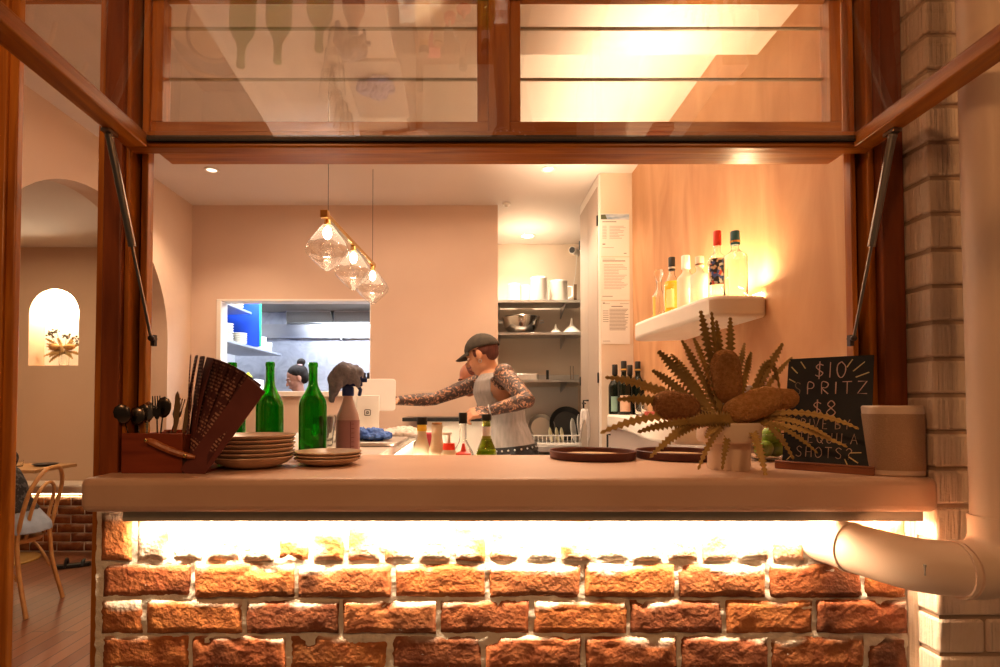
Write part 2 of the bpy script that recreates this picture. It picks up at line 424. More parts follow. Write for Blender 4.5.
# marble bench running back from the counter
m = MB().box((-1.0,1.882,COUNTER-.04),(-.30,3.72,COUNTER))
mb = tag(m.build('marble_bench', MARBLE, bevel=.004), 'pale marble bench running back into the bar, with the card terminal on it', 'bench')
MB().box((-.97,1.9,0),(-.36,3.70,COUNTER-.04)).build('cabinet', WHITE, mb)
MB().box((-.355,1.9,COUNTER-.07),(-.345,3.7,COUNTER-.055)).build('light_strip', emitter('bench_led',(1,.8,.55),26), mb)

# --- PVC drain pipe
PVC = mat('cream_pvc', (.80,.60,.46), .42)
t = thing('drain_pipe', 'thick cream plastic drain pipe bending out of the brick wall and up the pier', 'pipe', (0,0,0))
zc = EYE-(570-405)*1.16/560; R=.0555
pth = spline([(.845,1.45,zc+.012),(.872,1.345,zc+.012),(.898,1.27,zc+.008),(.945,1.195,zc+.002),(1.02,1.16,zc)],6)
MB().tube(pth, R, 32).build('wall_elbow', PVC, t)
MB().tube([V((1.0,1.16,zc)),V((1.05,1.16,zc))], R*.97, 32).build('level_run', PVC, t)
for c_, d_ in (((.884,1.305,zc+.010),(.027,-.09,-.002)),((1.004,1.163,zc),(1,-.12,0))):
    MB().lathe([(R-.002,0),(R+.003,0),(R+.003,.006),(R-.002,.006)],32,c_,rot_to(d_)).build('coupling_ring', PVC, t)
e = [V((1.035+.07*math.sin(a),1.16,zc+.07-.07*math.cos(a))) for a in [i*PI/2/10 for i in range(11)]]
MB().tube([V((1.01,1.16,zc))]+e+[V((1.105,1.16,zc+.10))], R+.003, 28).build('riser_elbow', PVC, t)
MB().tube([V((1.105,1.16,zc+.09)),V((1.098,1.16,2.9))], R*.985, 28).build('riser', PVC, t)
MB().lathe([(R,0),(R+.004,0),(R+.004,.01),(R,.01)],28,(1.105,1.16,zc+.10)).build('coupling_ring', PVC, t)
MB().rbox((.925,1.143,zc+.005),(.004,.004,.022)).build('weld_mark', GREY, t)

# --- ground, floor, ceiling
FLOOR = bpy.data.materials.new('floorboards'); FLOOR.use_nodes=True
nt=FLOOR.node_tree; n=nt.nodes; L=nt.links; p=n['Principled BSDF']
tc=n.new('ShaderNodeTexCoord'); mp=n.new('ShaderNodeMapping'); mp.inputs['Rotation'].default_value=(0,0,PI/2)
br=n.new('ShaderNodeTexBrick'); br.inputs['Scale'].default_value=1; br.inputs['Brick Width'].default_value=1.6; br.inputs['Row Height'].default_value=.085
br.inputs['Mortar Size'].default_value=.003; br.inputs['Color1'].default_value=(.16,.055,.025,1); br.inputs['Color2'].default_value=(.25,.10,.05,1); br.inputs['Mortar'].default_value=(.03,.012,.006,1)
L.new(tc.outputs['Object'],mp.inputs[0]); L.new(mp.outputs[0],br.inputs['Vector']); L.new(br.outputs[0],p.inputs['Base Color']); p.inputs['Roughness'].default_value=.28
struct(MB().box((-5.4,1.385,-.05),(1.7,6.2,0)).build('floor', FLOOR, smooth=0))
struct(MB().box((-6,-4,-.06),(6,1.385,-.012)).build('floor_pavement', mat('pavement',(.18,.15,.13),.8,0,(.25,.21,.18),6), smooth=0))
struct(MB().box((-5.4,1.98,Z_C),(1.7,6.3,Z_C+.06)).build('ceiling', CEIL, smooth=0))
struct(MB().box((-2.03,1.52,EYE+1.253),(1.3,1.98,Z_C+.06)).build('ceiling_bulkhead', CEIL, smooth=0))
struct(MB().box((-5.4,1.52,EYE+1.253),(-2.15,1.98,Z_C+.06)).build('ceiling_dining_bulkhead', CEIL, smooth=0))

# --- bar room walls
struct(MB().box((X_R,1.52,0),(X_R+.12,3.515,Z_C)).build('wall_right', VENET, smooth=0))
struct(MB().box((.84,3.515,0),(X_R+.3,3.60,Z_C)).build('wall_right_return', PLASTER_W, smooth=0))
struct(MB().box((.872,3.6,0),(X_R+.3,4.13,Z_C)).build('wall_cupboard_core', PLASTER_W, smooth=0))
# back wall with kitchen hatch
hx0,hx1,hz0,hz1 = ax(220,4.09), ax(370,4.09), EYE+.085, EYE+.752
m = MB().box((-2.6,4.09,0),(hx0,4.19,Z_C)).box((hx1,4.09,0),(.219,4.19,Z_C)).box((hx0,4.09,0),(hx1,4.19,hz0)).box((hx0,4.09,hz1),(hx1,4.19,Z_C))
struct(m.build('wall_back', mat('peach_plaster',(.70,.53,.42),.8,0,(.66,.49,.385),2), smooth=0))
m = MB().box((hx0-.035,4.06,hz0-.035),(hx1+.02,4.197,hz0+.004)).box((hx0-.03,4.08,hz0),(hx0+.004,4.195,hz1)).box((hx0-.03,4.08,hz1-.004),(hx1,4.195,hz1+.012)).box((hx1-.004,4.085,hz0),(hx1+.004,4.195,hz1))
struct(m.build('trim_17', WHITE, bevel=.004))
# left wall with arch
arch=[]; ay, az, ar = 3.02, EYE+.41, .755
pl = [(1.52,0),(ay-ar,0)]
for i in range(33):
    a = PI - PI*i/32; pl.append((ay+ar*math.cos(a), az+ar*math.sin(a)))
pl += [(ay+ar,0),(4.09,0),(4.09,Z_C),(1.52,Z_C)]
struct(MB().prism(pl, X_L-.12, X_L, 'x').build('wall_left', PLASTER, smooth=30))
# alcove
struct(MB().box((.219-.1,4.19,0),(.219,5.1,Z_C)).build('wall_alcove_left', PLASTER_W, smooth=0))
struct(MB().box((.119,5.1,0),(1.2,5.2,Z_C)).build('wall_alcove_back', PLASTER_W, smooth=0))
# cupboard doors on the right face of the alcove passage
cup = thing('tall_cupboard', 'tall grey-beige cupboard doors right of the dish rack alcove', 'cupboard', (.84,3.53,0))
CUPM = mat('grey_beige_door', (.52,.43,.36), .55)
m = MB().box((-.012,.0,2.68),(.006,.58,2.745)).box((-.012,-.01,0),(.006,.012,2.745)).box((-.012,.56,0),(.006,.575,2.745)); m.build('frame', WHITE, cup, bevel=.002)
for a,b in ((.016,.285),(.290,.556)):
    d = MB().box((-.016,a,.02),(.004,b,2.675)).build('door', CUPM, cup, bevel=.002)
for zz in (2.42,1.42):
    for a in (.002,.562): MB().box((-.022,a-.003,zz),(-.014,a+.011,zz+.065)).build('hinge', BLACK, cup)
h = MB().tube([(-.016,.30,1.31),(-.05,.30,1.31),(-.05,.30,1.24)],.006).tube([(-.05,.24,1.29),(-.05,.34,1.29)],.005); h.build('handle', BLACK, cup)

# dining room
WD = mat('dining_plaster',(.66,.47,.33),.85,0,(.62,.43,.29),2)
nx0,nx1,nzb,nzt = -4.09,-3.625,EYE+.353,EYE+1.07
m = MB().box((-5.4,5.2,.5),(nx0,5.45,Z_C)).box((nx1,5.2,.5),(-2.605,5.45,Z_C)).box((nx0,5.2,.5),(nx1,5.45,nzb))
cx=(nx0+nx1)/2; r=(nx1-nx0)/2; zs=nzt-r
A=[(cx+r*math.cos(PI*i/24), zs+r*math.sin(PI*i/24)) for i in range(25)]
m.prism([(nx1,nzb)]*0 + [(nx1,Z_C),(nx0,Z_C)] + A[::-1], 5.2, 5.45, 'y')
struct(m.build('wall_dining_back', WD, smooth=30))
struct(MB().box((nx0-.05,5.40,nzb-.05),(nx1+.05,5.46,Z_C)).build('wall_niche', mat('niche_white',(.85,.82,.74),.8), smooth=0))
struct(MB().box((-5.5,1.5,0),(-5.4,5.45,Z_C)).build('wall_dining_left', WD, smooth=0))
vs=[];fs=[];cs=[]
for r_ in range(6):
    x=-5.0-(.12 if r_%2 else 0)
    while x < -2.85:
        brick_patch(x, x+.226, .012+r_*.078, .012+r_*.078+.070, 4.90, 4.97, 6, 3, random.uniform(0,90), vs, fs, cs, .005, random.choice([(.9,.9,.9),(.7,.65,.6),(1,1.1,1)]), .5)
        x += .238
pb = finish('wall_plinth', vs, fs, cs, BRICK); struct(pb)
MB().box((-5.3,4.91,0),(-2.61,5.198,.475)).build('mortar', MORT, pb)
MB().box((-5.3,4.86,.51),(-2.61,5.198,.58)).build('bench_top', PLASTER_W, pb, bevel=.015)
MB().box((-5.3,4.905,.496),(-2.65,4.92,.506)).build('light_strip', emitter('dining_led',(1,.75,.45),14), pb)

# kitchen beyond the hatch
struct(MB().box((-2.5,6.0,0),(-.1,6.08,2.5)).build('wall_kitchen_back', STEELB, smooth=0))
struct(MB().box((-2.6,4.192,0),(-2.5,6.08,2.74)).build('wall_kitchen_left', mat('kitchen_wall',(.6,.6,.62),.6), smooth=0))
struct(MB().box((-.1,4.19,0),(.0,6.08,2.6)).build('wall_kitchen_right', mat('kitchen_wall_r',(.6,.6,.62),.5), smooth=0))
struct(MB().box((-2.6,4.19,2.42),(0,6.08,2.5)).build('ceiling_kitchen', mat('kitchen_ceiling',(.40,.34,.28),.6,.2), smooth=0))
hd = thing('extractor_hood', 'stainless extractor hood with two grey filters over the kitchen', 'extractor hood', (0,0,0))
MB().box((-2.2,5.45,2.27),(-.12,5.99,2.41)).build('canopy', mat('hood_brown',(.36,.31,.26),.4,.6), hd, bevel=.004)
FIL = bpy.data.materials.new('filter_mesh'); FIL.use_nodes=True
nt=FIL.node_tree; wv=nt.nodes.new('ShaderNodeTexWave'); wv.bands_direction='Z'; wv.inputs['Scale'].default_value=28; tcc=nt.nodes.new('ShaderNodeTexCoord')
cr=nt.nodes.new('ShaderNodeValToRGB'); cr.color_ramp.elements[0].color=(.12,.11,.10,1); cr.color_ramp.elements[1].color=(.50,.47,.43,1)
nt.links.new(tcc.outputs['Object'],wv.inputs['Vector']); nt.links.new(wv.outputs[0],cr.inputs[0]); nt.links.new(cr.outputs[0],nt.nodes['Principled BSDF'].inputs['Base Color'])
nt.nodes['Principled BSDF'].inputs['Metallic'].default_value=.6; nt.nodes['Principled BSDF'].inputs['Roughness'].default_value=.4
for a,b in ((-1.92,-1.455),(-1.415,-.95)):
    m = MB(); m.quad((a-.02,5.98,2.155),(b+.02,5.98,2.155),(b,5.90,2.27),(a,5.90,2.27)); m.build('filter', FIL, hd, smooth=0)
    MB().tube([(a-.02,5.97,2.15),(b+.02,5.97,2.15),(b,5.89,2.27),(a,5.89,2.27)],.010,6,True).build('filter_frame', STEEL, hd)
MB().box((-2.4,5.93,1.985),(-.12,5.99,2.01)).build('drip_rail', STEEL, hd)
MB().box((-2.4,5.985,2.01),(-.12,5.998,2.14)).build('splash_panel', STEEL, hd)
MB().cyl((-1.34,5.9,1.97),(-1.34,5.9,1.995),.018).ell((-1.34,5.9,1.965),.018).build('light_knob', STEEL, hd)
MB().box((-1.36,4.6,2.40),(-1.30,5.4,2.415)).build('fluorescent_tube', emitter('tube_white',(.85,.92,1),30), hd)
# ================================================================== THINGS ON THE COUNTER
T = COUNTER
def shell(prof, w=.002):      # closed profile: outer going up, inner coming down
    inner = [(max(r-w, 0), z) for r, z in prof]
    b = prof[0][1]+w*1.6
    ins = [(r, max(z, b)) for r, z in inner if r > 0][::-1]
    return [(0, prof[0][1])]+prof+ins+[(0, b)]
def bottle_prof(H, R, rn, body=.58, sh=.74, neck=.95, lip=.0015):
    return [(R*.9,0),(R,.006),(R,H*body*.5),(R,H*body)] + \
        [(rn+(R-rn)*(.5+.5*math.cos(PI*t)), H*(body+(sh-body)*t)) for t in (.2,.4,.6,.8,1)] + \
        [(rn,H*neck),(rn+lip,H*neck+.001),(rn+lip,H*.985),(rn,H)]
def bottle(label, loc, H, R, rn, glass, cap=None, capz=(.86,1.0), lab=None, labz=(.12,.5), labarc=1.0, labrot=0, liq=None, liqz=.5, group=None,
           body=.58, sh=.74, name='bottle', capr=None, foil=None, wall=.002, cat='bottle', ring=None):
    t = thing(name, label, cat, loc, group=group)
    MB().lathe(shell(bottle_prof(H,R,rn,body,sh), wall), 36).build('glass_body', glass, t, smooth=60)
    if cap: 
        cr = capr or rn+.003
        MB().lathe([(0,H*capz[0]),(cr,H*capz[0]),(cr,H*capz[1]-.002),(cr-.002,H*capz[1]+.001),(0,H*capz[1]+.001)],24).build('cap', cap, t)
    if ring: MB().lathe([(capr+.0004 if capr else rn+.0036, H*(capz[0]+.03)),(capr+.0008 if capr else rn+.004, H*(capz[0]+.06))],24).build('cap_band', ring, t, fix=False)
    if foil: MB().lathe([(rn+.0008,H*foil[0]),(rn+.0012,H*foil[0]),(rn+.0012,H*foil[1]),(rn+.0008,H*foil[1])],24).build('foil', foil[2], t)
    if liq:
        p=[(0,.006)]+[(r-wall-.0006,max(z,.006)) for r,z in bottle_prof(H,R,rn,body,sh) if z<H*liqz]; p+= [(p[-1][0],H*liqz),(0,H*liqz)]
        MB().lathe(p,28).build('liquid', liq, t)
    if lab:
        n=20; vs=[]; fs=[]
        for i in range(n+1):
            a = -PI/2+labrot-labarc+2*labarc*i/n
            for z in labz: vs.append(((R+.0008)*math.cos(a),(R+.0008)*math.sin(a),H*z))
        fs=[(2*i,2*i+2,2*i+3,2*i+1) for i in range(n)]
        MB().add(vs,fs).build('label', lab, t, fix=False)
    return t

# --- green glass bottles
GG='empty green glass water bottles'
bottle('tall green glass bottle directly behind the small plate stack', (ax(313,1.76),1.76,T), .30, .043, .0135, GLASSG, body=.55, sh=.80, wall=.003, group=GG)
bottle('middle green glass bottle standing behind the big plate stack', (ax(270,1.81),1.81,T), .305, .043, .0135, GLASSG, body=.52, sh=.80, wall=.003, group=GG)
bottle('green glass bottle mostly hidden behind the fanned menus', (ax(232,1.83),1.83,T), .305, .043, .0135, GLASSG, body=.52, sh=.80, wall=.003, group=GG)

# --- plates: each one a thing
def plate(R, d, w=.0035):
    return [(0,0),(R*.52,0),(R*.56,.002),(R*.82,d*.45),(R,d),(R-.001,d+w*.7),(R*.80,d*.45+w),(R*.5,w),(0,w)]
def stack(n, x, y, R, d, step, group, label):
    names = ['lowest','second','third','fourth','fifth','topmost']
    for i in range(n):
        nm = names[i] if i < n-1 else 'topmost'
        o = MB().lathe(plate(R*random.uniform(.99,1.01), d), 64).build('stoneware_plate', PORC, smooth=60)
        o.location = (x+random.uniform(-.001,.001), y+random.uniform(-.001,.001), T+i*step)
        tag(o, label.format(nm), 'plate', group)
stack(6, ax(253.5,1.51), 1.51, .110, .030, .0112, 'large stoneware plates beside the menus', '{} large brown stoneware plate in the tall stack beside the menus')
stack(3, ax(328.5,1.565), 1.565, .092, .020, .0085, 'small stoneware plates by the bottles', '{} small brown stoneware plate in the low stack before the green bottle')

# --- cutlery caddy
CADW = wood('caddy_wood', (.20,.035,.012), (.34,.075,.025), .3, (1,10,10))
cad = thing('cutlery_caddy', 'reddish wooden caddy holding cutlery and menus at the left end of the counter', 'caddy', (ax(122,1.375),1.375,T))
W=.150; Dp=.20; H=.098
MB().box((0,0,0),(W,.010,H)).build('front_board', CADW, cad, bevel=.002)
MB().box((0,Dp-.01,0),(W,Dp,H)).build('back_board', CADW, cad, bevel=.002)
for x in (0,W-.010): MB().box((x,.010,0),(x+.010,Dp-.01,H-.004)).build('side_board', CADW, cad, bevel=.002)
MB().box((.01,.01,0),(W-.01,Dp-.01,.008)).build('base_board', CADW, cad)
MB().box((.01,.095,.008),(W-.01,.101,H-.006)).build('divider', CADW, cad)
hp = bez((.064,-.006,.083),(.09,-.006,.074),(.13,-.006,.048),(.185,-.006,.040),10)
hm=MB(); hm.tube(hp,[.004,.0075,.009,.009,.009,.009,.009,.0085,.008,.007,.004],8,flat=1); hd_=hm.build('carry_handle', wood('handle_wood',(.36,.10,.03),(.5,.17,.05),.3), cad)
for p in ((.068,-.014,.081),(.163,-.014,.044)): MB().ell(p,(.005,.003,.005),n=12,m=8).build('brass_pin', BRASS, hd_)
CUT = mat('cutlery_steel',(.45,.40,.36),.22,1)
CUTD = mat('dark_cutlery',(.16,.13,.11),.25,1)
CUTW = mat('warm_knife',(.58,.36,.17),.3,.8)
def spoon(m, up=1):
    m.tube([(0,0,0),(0,0,.07),(0,.002,.135)],[.005,.0035,.0028],8,flat=.4)
    m.lathe([(0,0),(.009,.004),(.0165,.014),(.0195,.028),(.0185,.042),(.012,.054),(0,.060)],20,(0,.003,.133),Matrix.Diagonal((1,.28,1))); return m
def fork(m):
    m.tube([(0,0,0),(0,0,.07),(0,.002,.13)],[.005,.0035,.0028],8,flat=.4)
    m.prism([(-.003,.128),(.003,.128),(.011,.143),(.011,.155),(-.011,.155),(-.011,.143)],.001,.003,'y')
    for i in range(4): m.prism([(-.011+i*.0064,.154),(-.0082+i*.0064,.154),(-.0088+i*.0064,.190),(-.0104+i*.0064,.190)],.001,.003,'y')
    return m
def knife(m):
    m.tube([(0,0,0),(0,0,.05),(0,0,.095)],[.006,.0065,.0045],10,flat=.6)
    m.prism([(-.004,.094),(.004,.094),(.0085,.125),(.0095,.165),(.006,.193),(.001,.203),(-.004,.192),(-.0055,.15)],-.001,.001,'y'); return m
cx0, cy0 = ax(122,1.375), 1.375
specs = [('spoon',.024,.035,-15,8,'dark spoon leaning furthest left out of the caddy',CUTD),('spoon',.034,.03,-8,-10,'dark spoon second from the left in the caddy',CUTD),
 ('spoon',.036,.07,-5,10,'dark round spoon in the middle of the left cluster',CUTD),('spoon',.044,.030,-6,-12,'steel spoon with a bright bowl at the caddy front',CUT),
 ('spoon',.056,.060,6,3,'steel spoon half hidden behind the bright one',CUTD),('fork',.070,.04,-3,0,'dark fork seen edge on beside the window post',CUTD),
 ('fork',.070,.055,15,0,'steel fork with four tines leaning right',CUT),('knife',.100,.05,4,3,'warm coloured table knife standing in the caddy, left of two',CUTW),
 ('knife',.108,.06,10,3,'warm coloured table knife beside the menus, right of two',CUTW),('knife',.122,.07,9,-3,'pale knife blade tight against the menus',CUT)]
for kind,x,y,rx,ry,lb,mt_ in specs:
    mm = {'spoon':spoon,'fork':fork,'knife':knife}[kind](MB())
    o = mm.build(kind, mt_, smooth=50); o.location=(cx0+x, cy0+y, T+.010); o.scale=(1.0,1.0,random.uniform(.80,.98)) if kind=='spoon' else (.97,.97,.95)
    o.rotation_euler=(math.radians(ry*.7), math.radians(rx), math.radians(random.uniform(-25,25) if kind=='spoon' else 0))
    tag(o, lb, kind, 'cutlery standing in the wooden caddy')

# --- menus fanned in the right-hand part of the caddy
def menu_mat():
    m = bpy.data.materials.new('menu_print'); m.use_nodes=True; nt=m.node_tree; n=nt.nodes; L=nt.links; p=n['Principled BSDF']; p.inputs['Roughness'].default_value=.6
    tc=n.new('ShaderNodeTexCoord'); mp=n.new('ShaderNodeMapping'); mp.inputs['Scale'].default_value=(1,1,1)
    L.new(tc.outputs['Object'],mp.inputs[0])
    br=n.new('ShaderNodeTexBrick'); br.offset=.37; br.inputs['Scale'].default_value=1; br.inputs['Brick Width'].default_value=.019; br.inputs['Row Height'].default_value=.0088; br.inputs['Mortar Size'].default_value=.0023
    br.inputs['Color1'].default_value=(.56,.30,.20,1); br.inputs['Color2'].default_value=(.34,.15,.10,1); br.inputs['Mortar'].default_value=(.10,.022,.018,1)
    sx=n.new('ShaderNodeSeparateXYZ'); cb=n.new('ShaderNodeCombineXYZ'); L.new(mp.outputs[0],sx.inputs[0]); L.new(sx.outputs[2],cb.inputs[1]); L.new(sx.outputs[0],cb.inputs[0])
    L.new(cb.outputs[0],br.inputs['Vector'])
    nz=n.new('ShaderNodeTexNoise'); nz.inputs['Scale'].default_value=24; L.new(cb.outputs[0],nz.inputs['Vector'])
    cr=n.new('ShaderNodeValToRGB'); cr.color_ramp.elements[0].position=.47; cr.color_ramp.elements[1].position=.52; L.new(nz.outputs[0],cr.inputs[0])
    mx=n.new('ShaderNodeMix'); mx.data_type='RGBA'; L.new(cr.outputs[0],mx.inputs[0]); mx.inputs[6].default_value=(.10,.022,.018,1); L.new(br.outputs[0],mx.inputs[7]); L.new(mx.outputs[2],p.inputs['Base Color'])
    return m
MENU = menu_mat(); MENUB = mat('menu_cover',(.13,.03,.022),.55,0,(.2,.055,.04),12)
angs=[0,3,6,10,13,17,20,24,28,33,38]
words=['first','second','third','fourth','fifth','sixth','seventh','eighth','ninth','tenth']
for i,a in enumerate(angs):
    h=.288-.0006*i; w=.042+.0015*i
    yaw = math.radians(-62+ i*5.0); lean=math.radians(a)
    m = MB()
    n=8
    vs=[];fs=[]
    for j in range(n+1):
        u=j/n; z=h*u; bend=.010*math.sin(u*PI)*(1 if i%2 else .4)+(.02*u*u if i==10 else 0)
        vs += [(-.004,-bend-.0009,z),(w,-bend-.0009,z),(w,-bend+.0009,z),(-.004,-bend+.0009,z)]
    for j in range(n):
        b=4*j
        for k in range(4): l=(k+1)%4; fs.append((b+k,b+l,b+4+l,b+4+k))
    fs += [(3,2,1,0),(4*n,4*n+1,4*n+2,4*n+3)]
    m.add(vs,fs)
    nm = 'first (leftmost) dark printed menu in the fan' if i==0 else ('outermost menu of the fan, curling over the plates' if i==10 else f'{words[i]} dark printed menu from the left in the fan')
    o = m.build('menu', [MENU if i not in (3,10) else MENUB][0], smooth=30)
    o.location=(ax(178,1.40)+.0024*i, 1.46-.0085*i, T+.008)
    o.rotation_mode='XYZ'
    o.rotation_euler = (Matrix.Rotation(lean,3,'Y') @ Matrix.Rotation(yaw,3,'Z')).to_euler()
    tag(o, nm, 'menu', 'menus fanned out of the caddy')
MB().box((W+.0,-.0,0),(W+.055,.012,.05)).build('menu_slot_front', mat('slot_dark',(.05,.015,.01),.6), cad, bevel=.002)
MB().box((W,.012,0),(W+.055,Dp-.02,.006)).build('menu_slot_base', CADW, cad)

# --- spray bottle with a cloth over its trigger
sb = thing('spray_bottle', 'translucent spray bottle with blue trigger and printed scale', 'spray bottle', (ax(348,1.80),1.80,T))
MB().lathe([(0,0),(.033,0),(.037,.005),(.037,.115),(.034,.135),(.022,.165),(.016,.185),(.016,.20),(0,.20)],32).build('body', mat('milky_plastic',(.70,.52,.50),.35,trans=.25), sb)
MB().lathe([(.0374,.012),(.0376,.012),(.0376,.118),(.0374,.118)],32).build('measure_label', mat('mauve_label',(.45,.27,.30),.5), sb)
m=MB()
for i in range(7): m.rbox((.022,-.031,.022+i*.014),(.010,.0012,.0014),Matrix.Rotation(.62,3,'Z'))
m.rbox((.0155,-.0345,.064),(.0016,.0012,.1),Matrix.Rotation(.42,3,'Z'))
m.build('scale_marks', mat('purple_ink',(.20,.06,.12),.6), sb)
BLUE = mat('blue_plastic',(.02,.045,.20),.35)
MB().lathe([(0,.195),(.019,.195),(.019,.222),(.014,.226),(0,.226)],20).rbox((.008,0,.243),(.075,.020,.034)).rbox((.052,0,.246),(.018,.013,.014)).tube([(.03,0,.23),(.040,0,.215),(.036,0,.195)],.006).build('trigger_head', BLUE, sb, bevel=.003)
# cloth: a draped mesh
def drape(name, c, sx, sy, hang, mt_, seed, lift=.02, n=26, lump=.012):
    vs=[];fs=[]
    for j in range(n+1):
        for i in range(n+1):
            u=2*i/n-1; v=2*j/n-1; r=math.hypot(u,v)
            a=math.atan2(v,u); fold=math.sin(a*5+seed)*.16*r+math.sin(a*9+seed*2)*.07*r
            rr_=min(r,.62)+max(0,r-.62)*.12
            x=math.cos(a)*rr_*sx*(1+fold); y=math.sin(a)*rr_*sy*(1+fold)
            z=lift-.5*lift*r*r-max(0,r-.5)*hang*(1+.5*math.sin(a*2+seed))+nz3(u*3+seed,v*3,seed)*lump
            vs.append((c[0]+x,c[1]+y,c[2]+z))
    for j in range(n):
        for i in range(n): a=j*(n+1)+i; fs.append((a,a+1,a+n+2,a+n+1))
    o=MB().add(vs,fs).build(name, mt_, smooth=80)
    s=o.modifiers.new('thick','SOLIDIFY'); s.thickness=.003; return o
CLB = mat('blue_grey_cloth',(.24,.27,.38),.9,0,(.34,.37,.48),60,.4,180)
def ball_cloth(name, parts, mt_, loc, seed, amp=.008, vox=.004):
    m=MB()
    for p in parts:
        if len(p)==2: m.ell(p[0],p[1])
        else: m.cyl(p[0],p[1],p[2],p[3]); m.ell(p[0],p[2]); m.ell(p[1],p[3])
    me=remesh(m,vox,name,5); me.materials.clear(); me.materials.append(mt_)
    for v in me.vertices:
        n_=v.normal.copy(); c=v.co; d_=abs(nz3(c.x*38+seed,c.y*38,c.z*24))*1.6-.4+.4*nz3(c.x*90,c.y*90+seed,c.z*60)
        v.co=c+n_*d_*amp
    o=bpy.data.objects.new(name,me); C.objects.link(o); o.location=loc; return o
o = ball_cloth('cleaning_cloth', [((.0,0,.0),(.040,.036,.034)),((.022,0,-.008),(.036,.034,.032)),((-.028,-.008,-.02),(-.036,-.010,-.085),.024,.010),((.036,-.01,-.015),(.044,-.012,-.045),.018,.010),((-.012,-.02,-.03),(-.020,-.024,-.060),.020,.010)],
    CLB, (ax(345,1.80),1.80,T+.272), 4)
tag(o,'grey-blue cloth draped over the spray bottle head','cloth')

# --- trays
TRAYM = mat('dark_brown_tray',(.10,.028,.016),.5,0,(.16,.05,.03),20,.1,60)
CORK = mat('cork_pellets',(.55,.33,.17),.8,0,(.70,.48,.28),60,.6,150)
for px,lb in ((592,'round dark brown tray left of the other, nearest the middle of the counter'),(679,'round dark brown tray partly behind the white flower pot')):
    t = thing('round_tray', lb, 'tray', (ax(px,1.755),1.755,T), group='round brown trays on the counter')
    MB().lathe([(0,0),(.126,0),(.131,.003),(.133,.024),(.130,.026),(.127,.024),(.125,.007),(0,.007)],64).build('tray_body', TRAYM, t)
    vs=[];fs=[];R0=.112
    m=MB().lathe([(0,.014),(.06,.014),(.10,.012),(R0,.0075)],48)
    m.build('tray_mat', CORK, t, fix=True)

# --- glass bowl of limes
t = thing('glass_bowl', 'clear glass bowl of limes behind the flower pot', 'bowl', (ax(768,1.68),1.68,T))
MB().lathe(shell([(.03,0),(.05,.006),(.066,.03),(.070,.05),(.066,.07),(.058,.082)],.0022),40).build('bowl', GLASSC, t, smooth=60)
LIME = mat('lime_skin',(.22,.36,.02),.35,0,(.36,.50,.06),20,.1,120)
for i,(x,y,z) in enumerate(((-.022,-.014,.036),(.026,.006,.037),(-.004,.026,.042),(.004,-.006,.078))):
    o=MB().lathe([(0,-.032),(.006,-.029),(.018,-.021),(.025,-.006),(.025,.006),(.018,.020),(.006,.028),(0,.031)],20,(0,0,0),rot_to((random.uniform(-1,1),random.uniform(-1,1),.5))).build('lime',LIME)
    o.location=(ax(768,1.68)+x,1.68+y,T+z)
    tag(o,'green lime inside the clear glass bowl','lime','limes in the glass bowl')

# --- chalkboard on a stand
sg = thing('chalkboard_sign', 'black chalkboard offering spritz and tequila shots on a wooden base', 'sign', (ax(823,1.42),1.42,T), rot=(0,0,math.radians(-46)))
MB().box((-.108,-.024,0),(.108,.024,.016)).box((-.108,-.024,.016),(.108,-.008,.021)).box((-.108,.008,.016),(.108,.024,.021)).build('base', wood('sign_base_wood',(.20,.06,.025),(.32,.12,.05),.4,(1,12,12)), sg, bevel=.002)
tilt = Matrix.Rotation(math.radians(-14),3,'X')
def sp(x,y,z): return tilt @ V((x,y,z)) + V((0,-.003,.016))
bd = MB()
for z in (0,.285):
    for x,y in ((-.096,0),(.096,0),(.096,.006),(-.096,.006)): bd.v.append(tuple(sp(x,y,z)))
bd.f=[(0,3,2,1),(4,5,6,7),(0,1,5,4),(1,2,6,5),(2,3,7,6),(3,0,4,7)]; bd.m=[0]*6
bd = bd.build('board', mat('chalkboard_black',(.012,.012,.012),.6,0,(.022,.020,.020),6), sg)
